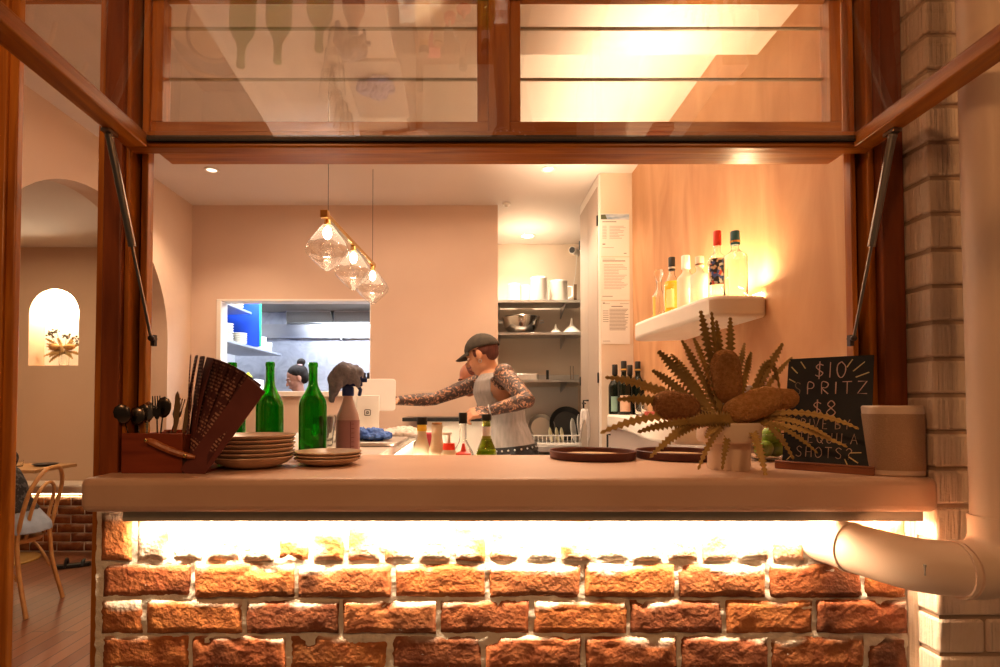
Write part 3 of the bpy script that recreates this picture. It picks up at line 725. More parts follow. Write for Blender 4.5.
GL = {'$':[[(.85,.8),(.5,.9),(.2,.72),(.5,.5),(.82,.3),(.5,.1),(.15,.2)],[(.5,1.08),(.5,-.08)]],
'1':[[(.5,1),(.5,0)]],'0':[[(.5,1),(.2,.8),(.15,.4),(.35,.05),(.6,0),(.85,.3),(.85,.7),(.5,1)]],
'S':[[(.85,.85),(.5,1),(.2,.8),(.4,.55),(.75,.38),(.75,.12),(.45,0),(.1,.12)]],'P':[[(.2,0),(.2,1),(.7,.95),(.8,.7),(.6,.5),(.2,.48)]],
'R':[[(.2,0),(.2,1),(.7,.95),(.8,.72),(.55,.52),(.2,.5),(.85,0)]],'I':[[(.5,1),(.5,0)]],'T':[[(.05,1),(.95,1)],[(.5,1),(.5,0)]],
'Z':[[(.1,1),(.9,1),(.1,.02),(.95,.0)]],'8':[[(.5,.52),(.2,.75),(.5,1),(.82,.76),(.5,.52),(.12,.22),(.5,0),(.9,.22),(.5,.52)]],
'D':[[(.15,0),(.15,1),(.6,.9),(.88,.5),(.6,.08),(.15,0)]],'V':[[(.1,1),(.5,0),(.9,1)]],'E':[[(.85,1),(.2,1),(.2,0),(.85,0)],[(.2,.52),(.7,.52)]],
'B':[[(.15,0),(.15,1),(.65,.92),(.7,.65),(.2,.52),(.8,.4),(.75,.08),(.15,0)]],'Y':[[(.1,1),(.5,.5),(.9,1)],[(.5,.5),(.5,0)]],
'Q':[[(.5,1),(.15,.75),(.15,.25),(.5,0),(.85,.25),(.85,.75),(.5,1)],[(.6,.25),(.95,-.08)]],'U':[[(.15,1),(.18,.2),(.5,0),(.82,.2),(.85,1)]],
'L':[[(.2,1),(.2,0),(.85,0)]],'A':[[(.05,0),(.5,1),(.95,0)],[(.22,.38),(.78,.38)]],'H':[[(.15,1),(.15,0)],[(.85,1),(.85,0)],[(.15,.5),(.85,.5)]],
'O':[[(.5,1),(.12,.7),(.15,.2),(.5,0),(.88,.25),(.85,.75),(.5,1)]],'?':[[(.15,.8),(.5,1),(.85,.78),(.5,.48),(.45,.28)],[(.45,.05),(.47,.0)]]}
def stroke(m, pts, w, f):        # flat chalk ribbon; f maps (x,z) on the board to a point
    pts=[V((p[0],p[1])) for p in pts]; n=len(pts); L_=[];R_=[]
    for i,p in enumerate(pts):
        d=(pts[min(i+1,n-1)]-pts[max(i-1,0)]); d=d.normalized() if d.length else V((1,0)); q=V((-d.y,d.x))*w/2*random.uniform(.7,1.15)
        L_.append(f(*(p+q))); R_.append(f(*(p-q)))
    m.add(L_+R_, [(i,i+1,n+i+1,n+i) for i in range(n-1)])
def text(m, s, x, z, h, w, gap, sw, f, slope=0):
    for ch in s:
        if ch==' ': x+=w*.6; continue
        cw = w*.35 if ch in '1I' else w
        for st in GL[ch]:
            pts=[(x+a*cw+random.uniform(-.0004,.0004), z+b*h+slope*(x+a*cw)) for a,b in st]
            if len(pts)>2: pts=[(q.x,q.y) for q in spline([(p[0],p[1],0) for p in pts],4)] if ch not in 'ZTLEVAHYI' else pts
            stroke(m, pts, sw, f)
        x += cw+gap
bf = lambda x,z: sp(x,-.0006,z)
pink = mat('pink_chalk',(.62,.42,.36),.9); yell = mat('yellow_chalk',(.66,.52,.26),.9); dim = mat('faded_chalk',(.24,.17,.12),.9)
m=MB(); text(m,'$10',-.034,.229,.042,.026,.007,.0028,bf); text(m,'PRITZ',-.050,.185,.032,.023,.009,.0028,bf); text(m,'$8',-.034,.127,.040,.025,.006,.0028,bf)

m.build('chalk_prices', pink, bd, fix=False, smooth=0)
m=MB(); text(m,'S',-.080,.184,.034,.020,.01,.0026,bf); m.build('faded_letter', dim, bd, fix=False, smooth=0)
m=MB(); text(m,'DRIVE BY',-.078,.093,.025,.0150,.0045,.0019,bf); text(m,'TEQUILA',-.062,.056,.026,.0160,.005,.0019,bf); text(m,'SHOTS?',-.066,.018,.027,.0170,.005,.0019,bf)
m.build('chalk_words', mat('chalk_dim',(.50,.34,.26),.9), bd, fix=False, smooth=0)
m=MB()
for a in (((-.092,.228),(-.076,.218)),((-.088,.262),(-.072,.243)),((-.066,.276),(-.054,.256)),((.052,.276),(.040,.255)),((.078,.268),(.054,.244)),((.088,.240),(.060,.228)),
          ((.055,.034),(.078,.036)),((.052,.024),(.072,.010)),((.044,.018),(.050,.004)),((-.078,.03),(-.092,.04)),((-.076,.018),(-.086,.006))): stroke(m,a,.0028,bf)
m.build('chalk_rays', yell, bd, fix=False, smooth=0)

# --- smart speaker
t = thing('speaker', 'pale round-cornered speaker right of the chalkboard', 'speaker', (1.026,1.358,T), rz=math.radians(-14))
P=rr(-.058,.058,-.052,.052,.036,8)
MB().prism(P,0,.166).build('casing', mat('speaker_white',(.66,.50,.38),.4), t, bevel=.004)
P2=rr(-.0590,.0590,-.0530,.0530,.037,8); MB().prism(P2,.014,.146).build('grille', mat('speaker_mesh',(.42,.27,.17),.8,0,(.36,.22,.13),300,.3,500), t)

# --- flower pot with banksias
POT = mat('cream_pot',(.78,.62,.48),.45)
t = thing('flower_pot', 'cream ceramic pot with a wide collar holding the banksias', 'pot', (ax(728,1.467),1.467,T))
MB().lathe([(0,0),(.050,0),(.052,.003),(.052,.068),(.054,.070)],48).lathe([(.052,.068),(.074,.072),(.0775,.078),(.0775,.118),(.074,.122),(.068,.120),(.064,.085),(0,.08)],48).build('pot_body', POT, t)
LEAF = mat('banksia_leaf',(.26,.15,.03),.6,0,(.42,.27,.07),14,.1,60)
LEAF2 = mat('banksia_leaf_dry',(.45,.27,.07),.6,0,(.60,.40,.14),14,.1,60)
STEM = mat('banksia_stem',(.16,.08,.03),.7)
def sawleaf(p0, p1, w=.0105, sag=.02, side=1, steps=20, droop=0):
    p0=V(p0); p1=V(p1); d=p1-p0; L=d.length
    c1=p0+d*.35+V((0,0,sag)); c2=p0+d*.72+V((0,0,sag*.8+droop))
    pts=bez(p0,c1,c2,p1,steps*2); view=V((random.uniform(-.25,.25),-1,random.uniform(-.1,.35))).normalized()
    vs=[];n=len(pts)
    for i,p in enumerate(pts):
        u=i/(n-1); tg=(pts[min(i+1,n-1)]-pts[max(i-1,0)]).normalized(); s=tg.cross(view).normalized(); nn=s.cross(tg).normalized()
        ww=1.3*w*(.35+.65*min(1,u*4))*(1 if u<.75 else max(.12,1-(u-.75)*2.6))
        q=ww*(1.0 if i%2 else .42); vs += [p+s*q+nn*.003, p, p-s*q+nn*.003]
    fs=[]
    for i in range(n-1):
        a=3*i; fs += [(a,a+1,a+4,a+3),(a+1,a+2,a+5,a+4)]
    return MB().add(vs,fs)
def banksia(label, base, c, axis, r, h, m1, m2, leaves):
    base=V(base); t=thing('banksia', label, 'flower', base, group='banksias in the cream pot')
    cen=V(c)-base; R_=rot_to(axis); lo=cen-R_@V((0,0,h))
    MB().tube(bez((0,0,0),(0,0,.05),lo*.7,lo+V((0,0,.0)),6),.006,8).build('stem', STEM, t)
    m=MB(); n=44; k=34; vs=[];fs=[]
    for j in range(k+1):
        u=j/k; z=-h+2*h*u; rad=r*(1-abs(2*u-1)**3.2)**.5
        for i in range(n):
            a=2*PI*(i+(j%2)*.5)/n; spike=.0022*((i+j)%2)+nz3(a*3,u*9,r*90)*.0022
            v=R_@V(((rad+spike)*math.cos(a),(rad+spike)*math.sin(a),z)); vs.append(cen+v)
    for j in range(k):
        for i in range(n): l=(i+1)%n; fs.append((j*n+i,j*n+l,(j+1)*n+l,(j+1)*n+i))
    m.add(vs,fs); f=m.build('flower_head', mat('banksia_head',m1,.9,0,m2,120,.8,260), t, smooth=60)
    for tip,kw in leaves:
        tp=V(tip)-base; mt_=LEAF2 if random.random()<.45 else LEAF
        o=sawleaf(V((random.uniform(-.02,.02),random.uniform(-.02,.0),.015)), tp, **kw).build('leaf', mt_, t, fix=False, smooth=30)
        s=o.modifiers.new('thick','SOLIDIFY'); s.thickness=.0012
PB=(ax(727,1.467),1.46,T+.105)
def pb(dx,dy=0): return (PB[0]+dx,PB[1]+dy,PB[2])
def L(px,py,D,**kw): return (at(px,py,D),kw)
banksia('upright brown banksia head standing in the middle of the pot', pb(-.005,.01), at(726,378,1.47), (-.06,0,1), .037,.072,(.46,.20,.05),(.68,.35,.12),
  [L(701,312,1.50,sag=.02,w=.012),L(712,313,1.50,sag=.0,w=.009),L(731,319,1.52,sag=.02),L(717,322,1.55,w=.009),L(682,342,1.53,sag=.01),L(751,354,1.56),L(694,340,1.56,w=.009),L(745,345,1.6,w=.008)])
banksia('dark drooping banksia head at the left side of the pot', pb(-.03,-.005), at(676,408,1.42), (-1,-.25,.16), .036,.062,(.26,.11,.03),(.46,.21,.07),
  [L(658,353,1.50,sag=.015,w=.016),L(671,356,1.55,w=.009),L(605,379,1.45,sag=.035,w=.011),L(617,401,1.40,sag=.03,w=.012),L(600,435,1.38,sag=.045,w=.010),L(637,434,1.34,sag=.02,w=.010),L(649,459,1.33,sag=.035,w=.009),L(652,372,1.48,sag=.01,w=.013),L(662,449,1.36,sag=.05,w=.009),L(640,390,1.5,sag=.03,w=.014)])
banksia('large brown banksia head leaning right over the pot rim', pb(.028,-.01), at(752,407,1.42), (1,-.15,.42), .035,.074,(.48,.21,.05),(.70,.37,.13),
  [L(697,471,1.36,sag=.06,w=.0075),L(721,471,1.37,sag=.05,w=.0075),L(764,478,1.34,sag=.045,w=.011),L(783,345,1.50,sag=.0,w=.011),L(792,359,1.54,sag=.02,w=.007),L(766,372,1.50,w=.012),L(688,424,1.34,sag=.015,w=.016),L(705,440,1.36,sag=.03,w=.011)])
banksia('small banksia head furthest right beside the chalkboard', pb(.035,.01), at(778,401,1.47), (1,0,.1), .026,.052,(.44,.19,.05),(.64,.33,.11),
  [L(858,431,1.33,sag=.05,w=.0075),L(846,449,1.34,sag=.03,w=.0075),L(792,461,1.37,sag=.06,w=.009),L(816,455,1.36,sag=.04,w=.0065),L(779,390,1.50,sag=.10,w=.009,droop=.08),L(800,424,1.40,sag=.02,w=.009),L(830,440,1.35,sag=.04,w=.0065),L(772,365,1.52,sag=.03,w=.009)])
# pale box behind the sign
# ================================================================== BAR ROOM
# --- pendant light
pd = thing('pendant_light', 'slanting brass pendant bar with three clear diamond-shaped glass shades', 'pendant light', (0,0,0))
A_=V((ax(325,2.56),2.56,EYE+(405-216)*2.56/560)); B_=V((ax(373,3.48),3.48,A_.z))
d=(B_-A_).normalized(); sdir=d.cross(V((0,0,1)))
m=MB(); R_=Matrix((sdir,d,V((0,0,1)))).transposed()
m.rbox((A_+B_)/2,(.022,(B_-A_).length+.03,.022),R_); m.build('bar', BRASS, pd, bevel=.001)
m=MB().rbox(A_-d*.02,(.034,.030,.034),R_); m.build('end_block', mat('brass_end',(.50,.24,.05),.35,.9), pd, bevel=.001)
for u in (.03,.97):
    p=A_.lerp(B_,u); MB().cyl(p,(p.x,p.y,Z_C),.0014,n=6).build('suspension_wire', BLACK, pd)
BULB = emitter('bulb_glow',(1,.78,.55),30)
PG = pane_mat('pendant_glass',(1,.98,.96),1.9,.06)
for u in (.02,.50,.97):
    p=A_.lerp(B_,u); c=p-V((0,0,.012))
    sh_=[(.012,-.02),(.020,-.024),(.030,-.034),(.062,-.075),(.090,-.112),(.100,-.138),(.094,-.160),(.068,-.188),(.036,-.216),(.016,-.234),(0,-.240)]
    g=MB().lathe(sh_,40,c).build('glass_shade', PG, pd, smooth=80)
    MB().lathe([(0,0),(.013,0),(.016,-.018),(.016,-.028),(0,-.028)],20,c).build('lamp_holder', BRASS, pd)
    MB().ell(c-V((0,0,.062)),(.020,.020,.030)).build('bulb', BULB, pd)

# --- ceiling fittings
for px,py,n_ in ((209,169,'left of the pendant, near the arch wall'),(549,168,'in front of the alcove')):
    D=(Z_C-EYE)*560/(405-py); c=(ax(px,D),D,Z_C)
    t=thing('downlight', f'small round recessed ceiling downlight {n_}','downlight',c,group='recessed ceiling downlights')
    MB().lathe([(.032,0),(.046,0),(.046,-.004),(.034,-.006),(.030,-.001)],32).build('trim_ring', WHITE, t)
    MB().lathe([(0,-.001),(.031,-.001),(.031,-.0005),(0,-.0005)],24).build('lens', emitter('downlight_lens',(1,.8,.6),2.5), t)
t=thing('downlight','bright round ceiling downlight glowing inside the alcove','downlight',(ax(528,4.84),4.84,Z_C),group='recessed ceiling downlights')
MB().lathe([(.05,0),(.062,0),(.062,-.004),(.05,-.005)],32).build('trim_ring', WHITE, t)
MB().lathe([(0,-.002),(.05,-.002),(.05,-.001),(0,-.001)],24).build('lens', emitter('alcove_lens',(1,.85,.65),25), t)
t=thing('smoke_detector','small white ceiling sensor at the corner of the alcove','sensor',(ax(507,4.05),4.05,Z_C))
MB().lathe([(0,0),(.030,0),(.028,-.014),(.014,-.018),(.012,-.03),(0,-.032)],24).build('housing', WHITE, t)
t=thing('security_camera','small white security camera with black lens high in the alcove','camera',(ax(577,5.0),5.0,EYE+(405-251)*5.0/560))
MB().cyl((.02,.06,.0),(-.045,-.05,-.01),.030,.034,20).build('casing', WHITE, t)
MB().cyl((-.046,-.052,-.01),(-.050,-.058,-.011),.026,n=20).build('lens', BLACK, t)
MB().cyl((.01,.03,0),(.03,.1,-.02),.012).tube([(.01,.02,-.02),(.0,.04,-.2),(-.04,.08,-.45)],.0035,6).build('bracket', WHITE, t)

# --- glowing wall shelf and its bottles
SH=mat('shelf_render',(.84,.78,.70),.6,0,(.80,.73,.64),5)
zs_=EYE+.378; 
sh=MB().prism([(1.04,1.94),(1.04,2.66),(.86,2.72),(.805,2.69),(.785,2.62),(.79,2.5),(.83,2.02),(.845,1.955),(.875,1.935)][::-1], zs_-.078, zs_).build('wall_shelf', SH, bevel=.015, seg=4)
tag(sh,'white rounded wall shelf glowing with spirit bottles on the right wall','shelf')
MB().box((1.028,1.96,zs_),(1.038,2.62,zs_+.012)).build('light_strip', emitter('shelf_led',(1,.74,.42),30), sh)
RED=mat('red_cap',(.75,.06,.03),.35); TEAL=mat('teal_cap',(.02,.10,.12),.35); LBLW=mat('white_label',(.85,.82,.75),.6)
VOR=bpy.data.materials.new('mosaic_label'); VOR.use_nodes=True; nt=VOR.node_tree; vn=nt.nodes.new('ShaderNodeTexVoronoi'); vn.inputs['Scale'].default_value=95; tcv=nt.nodes.new('ShaderNodeTexCoord')
cr=nt.nodes.new('ShaderNodeValToRGB'); cr.color_ramp.interpolation='CONSTANT'
for i,(p_,c_) in enumerate(((0,(.02,.02,.02)),(.25,(.7,.5,.3)),(.4,(.02,.02,.03)),(.55,(.5,.08,.05)),(.68,(.8,.75,.6)),(.8,(.08,.12,.35)))):
    e_=cr.color_ramp.elements[i] if i<2 else cr.color_ramp.elements.new(p_); e_.position=p_; e_.color=(*c_,1)
sep=nt.nodes.new('ShaderNodeSeparateXYZ'); nt.links.new(tcv.outputs['Object'],vn.inputs['Vector']); nt.links.new(vn.outputs['Color'],sep.inputs[0]); nt.links.new(sep.outputs[0],cr.inputs[0]); nt.links.new(cr.outputs[0],nt.nodes['Principled BSDF'].inputs['Base Color'])
GS='spirit bottles on the glowing wall shelf'
def sb_(label,px,D,H,R,rn,**kw): return bottle(label,(ax(px,D),D,zs_),H,R,rn,kw.pop('glass',GLASSC),group=GS,wall=.0025,**kw)
FROST=mat('frosted_glass',(.95,.92,.86),.35,trans=.7,ior=1.3)
sb_('tall clear bottle with a red cap and mosaic label',719,2.10,.272,.034,.012,cap=RED,capz=(.80,1),capr=.0145,lab=VOR,labz=(.24,.60),labarc=.75,labrot=-.6,body=.60,sh=.72)
sb_('clear squarish bottle with a dark teal cap, furthest right on the shelf',737,2.03,.25,.041,.014,cap=TEAL,capz=(.80,1),capr=.0165,ring=BRASS,body=.62,sh=.74,lab=mat('patterned_edge',(.45,.36,.22),.6,0,(.85,.8,.6),120),labz=(.05,.55),labarc=.18,labrot=1.15)
sb_('short clear bottle with a brown and cream stopper behind the red-capped one',701,2.24,.212,.037,.012,glass=FROST,cap=mat('cream_stopper',(.80,.68,.5),.5),capz=(.80,1),capr=.017,ring=mat('brown_band',(.2,.08,.03),.5),body=.62,sh=.74)
sb_('pale bottle with a white cap and yellow framed label',687,2.37,.25,.036,.013,glass=FROST,cap=mat('white_cap',(.9,.85,.75),.4),capz=(.78,1),capr=.018,lab=mat('gold_label',(.75,.6,.2),.5,0,(.9,.88,.8),40),labz=(.1,.42),labrot=.5,labarc=.6,body=.60,sh=.74)
sb_('black-capped bottle of bright yellow liquor',673,2.48,.272,.035,.012,cap=BLACK,capz=(.78,1),capr=.0145,ring=mat('silver',(.7,.7,.7),.3,1),lab=mat('cream_label',(.9,.8,.35),.5),labz=(.16,.46),labrot=-.6,labarc=.5,liq=GOLD,liqz=.60,body=.50,sh=.76)
t=sb_('small clear bottle with a round glass stopper, furthest left on the shelf',660,2.58,.19,.030,.011,lab=mat('pale_gold_label',(.8,.6,.15),.5),labz=(.1,.6),labrot=-1.2,labarc=.3,body=.58,sh=.82)
MB().lathe([(.010,.185),(.014,.192),(.013,.20),(.020,.212),(.023,.226),(.018,.240),(0,.246)],24).build('stopper', GLASSC, t)

# --- lower ledge along the right wall with wine bottles and glasses
ledge=MB().prism([(1.038,1.90),(1.038,3.51),(.875,3.51),(.845,3.40),(.825,3.04),(.76,2.6),(.69,2.15),(.685,2.0),(.71,1.92),(.76,1.90)][::-1], 1.148, 1.224).build('side_ledge', mat('ledge_white',(.86,.80,.72),.5), bevel=.012, seg=3)
tag(ledge,'white curved ledge along the right wall, behind the flowers','ledge')
MB().box((.87,1.95,0),(1.037,3.50,1.146)).build('ledge_cupboard', mat('cupboard_mauve',(.66,.56,.52),.6), ledge)
MB().tube([(.868,3.42,1.10),(.85,3.42,1.10),(.85,3.42,1.02),(.868,3.42,1.02)],.006,8).build('handle', BLACK, ledge)
GW='dark wine bottles on the side ledge'
FOILB=mat('black_foil',(.015,.015,.015),.35); GOLDM=mat('gold_medal',(.65,.42,.12),.4,.5)
for px,D,H,lb,lab,cp,ring in ((615,3.38,.30,'slim dark bottle with a mint label, leftmost on the ledge',mat('mint_label',(.30,.46,.38),.6),FOILB,None),
        (624,3.30,.315,'dark bottle with a gold-banded top, second from the left on the ledge',mat('peach_label',(.66,.45,.33),.6),FOILB,GOLDM),
        (630,3.42,.30,'plain dark bottle behind the gold-banded ones',None,FOILB,None),
        (638,3.33,.315,'dark bottle with a gold-banded top, rightmost on the ledge',None,FOILB,GOLDM)):
    bottle(lb,(ax(px,D),D,1.224),H,.038,.0145,GLASSD,cap=cp,capz=(.80,1),capr=.0165,lab=lab,labz=(.06,.36),labarc=.9,group=GW,body=.55,sh=.76,ring=ring)
for px,D,lb in ((641,3.05,'clear tumbler standing before the wine bottles'),(647,3.0,'clear tumbler to the right of the other glass')):
    t=thing('tumbler',lb,'glass',(ax(px,D),D,1.224),group='glasses on the side ledge')
    MB().lathe(shell([(.026,0),(.030,.01),(.037,.10)],.002),28).build('glass_body',GLASSC,t,smooth=60)
o=MB().prism(rr(-.05,.05,-.12,.12,.02),0,.028).build('red_tin', mat('dark_red_tin',(.35,.05,.03),.4), bevel=.004); o.location=(.90,2.6,1.224)
tag(o,'low dark red box on the ledge behind the banksias','box')
o=MB().box((-.045,-.055,0),(.045,.055,.125)).box((-.047,-.057,.10),(.047,.057,.127)).build('white_box', mat('pale_blue_box',(.66,.66,.72),.6), bevel=.003); o.location=(.955,1.98,1.225)
tag(o,'pale bluish-white box on the ledge behind the chalkboard','box')

# --- three notices
for i,lb in enumerate(('top notice sheet with a blue skyline banner','middle notice sheet of printed paragraphs','lowest notice sheet with a dense printed table')):
    x0=ax(602,3.51); x1=ax(630.5,3.51); z1=2.49-i*.277; z0=z1-.272
    t=thing('notice_sheet', lb+' on the pale wall', 'notice', (x0,3.512,z0), group='printed notices on the pale wall')
    w=x1-x0; h=z1-z0
    MB().box((0,-.001,0),(w,0.0,h)).build('sheet', PAPER, t, smooth=0)
    m=MB(); yy=-.0016
    def ln(a,b,z,th=.0022): m.quad((a*w,yy,z*h),(b*w,yy,z*h),(b*w,yy,z*h+th),(a*w,yy,z*h+th))
    if i==0:
        ln(.05,.55,.80,.005)
        for k_ in range(9): ln(.05,.2,.70-k_*.035); ln(.3,.3+random.uniform(.25,.6),.70-k_*.035)
        ln(.05,.15,.27,.008); ln(.05,.45,.20); ln(.8,.9,.06,.005)
    elif i==1:
        ln(.05,.85,.90,.006); ln(.05,.5,.95)
        for k_ in range(17): ln(.1,random.uniform(.6,.95),.82-k_*.035)
        ln(.03,.4,.08,.004)
    else:
        ln(.05,.12,.93,.008); ln(.12,.3,.93); ln(.65,.97,.93); ln(.35,.75,.86,.006)
        for k_ in range(6): ln(.05,.25,.76-k_*.05,.0035)
        for k_ in range(16): ln(.28,random.uniform(.8,.95),.80-k_*.032,.0035)
        ln(.05,.3,.06,.003)
    m.build('print', INK, t, fix=False, smooth=0)
    if i==0:
        MB().quad((.0,yy,.86*h),(w,yy,.86*h),(w,yy,.985*h),(0,yy,.985*h)).build('banner', mat('banner_blue',(.25,.40,.58),.6,0,(.72,.78,.85),30,stretch=(.4,1,2)), t, fix=False, smooth=0)
        MB().quad((.0,yy-.0004,.87*h),(.22*w,yy-.0004,.87*h),(.16*w,yy-.0004,.975*h),(.0,yy-.0004,.975*h)).build('banner_emblem', mat('olive_emblem',(.12,.14,.08),.6), t, fix=False, smooth=0)

# --- alcove shelving
def shelf(nm,label,z,D0,D1,x0=.225,x1=1.0,th=.022,mt_=STEEL):
    t=thing(nm,label,'shelf',(0,0,0),group='stainless shelves in the alcove')
    MB().box((x0,D0,z-.004),(x1,D1,z)).box((x0,D0,z-th),(x1,D0+.004,z)).build('shelf_board',mt_,t,bevel=.001)
    for x in (x0+.05,x1-.16): MB().prism([(D0+.06,z-.006),(D1,z-.10),(D1,z-.006)],x,x+.006,'x').build('bracket',STEEL,t)
    return t
z1=EYE+(405-301)*4.68/560; z2=EYE+(405-333.5)*4.66/560; z3=EYE+(405-381)*4.62/560; z4=EYE-.335
shelf('wall_shelf','top stainless shelf in the alcove, holding white containers',z1,4.68,5.09)
shelf('wall_shelf','middle stainless shelf with the steel bowl and funnels',z2,4.66,5.09)
shelf('wall_shelf','lower stainless shelf above the dish rack',z3,4.62,5.09)
MB_=MB().box((.225,5.05,z3),(1.0,5.09,z3+.06)).build('upstand',STEEL); MB_.parent=[o for o in C.objects if o.get('label','').startswith('lower stainless')][0]
bn=thing('sink_bench','stainless sink bench under the dish rack in the alcove','bench',(0,0,0))
MB().box((.225,4.42,z4-.05),(1.0,5.09,z4)).build('bench_top',STEEL,bn,bevel=.004)
MB().box((.26,4.50,.10),(.97,5.05,z4-.15)).build('undershelf_box',mat('dark_under',(.10,.09,.08),.5),bn)
for x in (.25,.96):
    for y in (4.46,5.04): MB().cyl((x,y,0),(x,y,z4-.05),.018).build('leg',STEEL,bn)
MB().box((.225,5.092,z4),(1.0,5.098,z3-.05)).build('splashback',mat('splash_steel',(.62,.58,.54),.4,.7),bn)
CTN=mat('white_plastic',(.95,.92,.86),.4); CTN2=mat('cloudy_plastic',(.88,.80,.70),.35,trans=.2)
GC='white containers on the top alcove shelf'
for px,D,w,h,mt_,lb,hd2 in ((514,4.80,.052,.155,CTN,'small white jug on the top alcove shelf, furthest left',0),(526,4.95,.055,.17,CTN2,'cloudy container half hidden behind the tall white one',0),
        (539,4.76,.072,.20,CTN,'tallest bright white container on the top alcove shelf',0),(559,4.86,.075,.195,CTN2,'wide cloudy container right of the tall white one',1)):
    t=thing('container',lb,'container',(ax(px,D),D,z1),group=GC)
    MB().lathe([(0,0),(w*1.08,0),(w*1.10,.004),(w*.98,h-.01),(w*1.0,h-.008),(w*.99,h),(w*.96,h+.002),(0,h+.001)],32).build('vessel',mt_,t)
    if hd2: MB().tube([(w*.95,-.03,h*.75),(w*1.5,-.04,h*.7),(w*1.5,-.04,h*.3),(w*1.0,-.03,h*.2)],.007,8).build('handle',CTN,t)
t=thing('metal_ruler','dark strip leaning in the right corner of the top shelf','strip',(ax(576,5.0),5.0,z1)); MB().box((-.012,0,0),(.012,.006,.20)).build('strip',mat('dark_brown_strip',(.22,.13,.07),.5),t)
t=thing('mixing_bowl','large shiny steel bowl on the middle alcove shelf','bowl',(ax(521,4.84),4.84,z2))
MB().lathe([(0,0),(.07,0),(.10,.01),(.135,.05),(.155,.10),(.162,.145),(.168,.148),(.165,.152),(.155,.150),(.148,.10),(.12,.045),(.06,.012),(0,.01)],48).build('bowl_body',mat('bowl_steel',(.55,.48,.42),.18,1),t)
for s in (-1,1): MB().tube([(s*.160,0,.12),(s*.195,0,.125),(s*.20,0,.108),(s*.162,0,.10)],.005,8).build('handle',STEEL,t)
MB().lathe([(0,.165),(.10,.163),(.15,.152),(.152,.149)],40).build('lid',STEEL,t)
t=thing('black_dish','flat dark dish between the steel bowl and the funnels','dish',(ax(545,4.8),4.8,z2)); MB().lathe([(0,0),(.055,0),(.065,.012),(.06,.014),(0,.006)],28).build('dish_body',BLACK,t)
for px,r_,h_,lb in ((556,.052,.085,'small white funnel standing upside down beside the bowl'),(572,.082,.135,'large white funnel standing upside down at the shelf end')):
    t=thing('funnel',lb,'funnel',(ax(px,4.78),4.78,z2),group='white funnels in the alcove')
    MB().lathe([(r_,0),(r_,.010),(.012,h_*.60),(.006,h_),(.004,h_),(.009,h_*.60),(r_-.003,.010),(r_-.003,0),(r_,0)],32).build('cone',CTN,t)
t=thing('black_clip','small black gadget standing on the lower alcove shelf','gadget',(ax(547.5,4.75),4.75,z3)); MB().box((-.011,-.01,0),(.011,.01,.085)).build('body',BLACK,t,bevel=.002)
t=thing('steel_tray','shallow steel tray on the lower alcove shelf','tray',(ax(523,4.8),4.8,z3)); MB().prism(rr(-.12,.12,-.09,.09,.02),0,.052).build('tray_body',mat('tray_steel',(.75,.72,.68),.3,.8),t,bevel=.004)
t=thing('wire_stand','little wire hook standing at the right of the lower shelf','hook',(ax(572,4.75),4.75,z3)); MB().tube([(-.012,0,0),(-.012,0,.12),(.012,0,.12),(.012,0,0)],.004,8).build('wire',mat('wire_dark',(.3,.24,.18),.4,.7),t)
# dish rack, pans and plates
t=thing('dish_rack','white dish rack on the sink bench','dish rack',(ax(556,4.62),4.62,z4+.014))
m=MB()
for z in (.0,.065): m.tube([(-.21,-.15,z),(.21,-.15,z),(.21,.15,z),(-.21,.15,z)],.0055,8,True)
for i in range(13):
    x=-.20+i*.0333; m.tube([(x,-.15,.065),(x,-.15,0),(x,.15,0),(x,.15,.065)],.004,6)
m.build('wire_frame',WHITEGLOSS,t)
MB().box((-.22,-.17,-.012),(.22,.16,-.005)).build('drip_tray',WHITEGLOSS,t)
zr=z4+.016
def disc(nm,label,cat,px,D,r,mt_,lean,depth=.03,group=None,yaw=0,hgt=None):
    tt=thing(nm,label,cat,(ax(px,D),D,zr),group=group)
    R_=Matrix.Rotation(yaw,3,'Z')@Matrix.Rotation(math.radians(90-lean),3,'X')
    MB().lathe([(0,0),(r*.75,0),(r,depth),(r-.003,depth+.003),(r*.74,.005),(0,.005)],36,(0,0,r),R_).build('dish_body',mt_,tt); return tt
disc('frying_pan','black frying pan leaning at the back of the dish rack','frying pan',566,4.72,.145,BLACK,12,.035)
disc('saucepan_lid','grey round pan leaning left in the dish rack','pan',541,4.74,.115,mat('pan_grey',(.35,.31,.27),.35,.6),10)
for i,px in enumerate((549.5,556,561)):
    disc('side_plate','%s pale plate edge in the dish rack, counting from the left'%['first','second','third'][i],'plate',px,4.60,.062,mat('plate_cream',(.85,.78,.55),.4),8,.008,'plates in the dish rack',yaw=1.25)
for i,px in enumerate((572,579)):
    disc('dinner_plate',['white plate standing at the right of the rack','outermost white plate at the rack end'][i],'plate',px,4.60,.10+.015*i,mat('plate_white',(.85,.82,.78),.3),8,.012,'plates in the dish rack',yaw=1.2)
o=drape('hanging_cloth',(0,0,0),.05,.03,.22,mat('white_cloth',(.78,.74,.72),.9,0,(.7,.66,.64),30,.3,80),2.2,.02)
o.location=(.79,3.80,EYE-.06); o.scale=(1,1,.95); tag(o,'white cloth hanging from the cupboard door handle','cloth')

# --- back unit with black top and lit front
t=thing('bar_fridge','low back-bar fridge with a black top and bright white front','fridge',(-.02,3.78,0))
MB().box((-.30,0,0),(.30,.29,1.17)).build('cabinet',mat('fridge_white',(.85,.80,.72),.4),t)
MB().box((-.42,-.03,1.17),(.31,.30,1.195)).build('top',BLACK,t,bevel=.003)
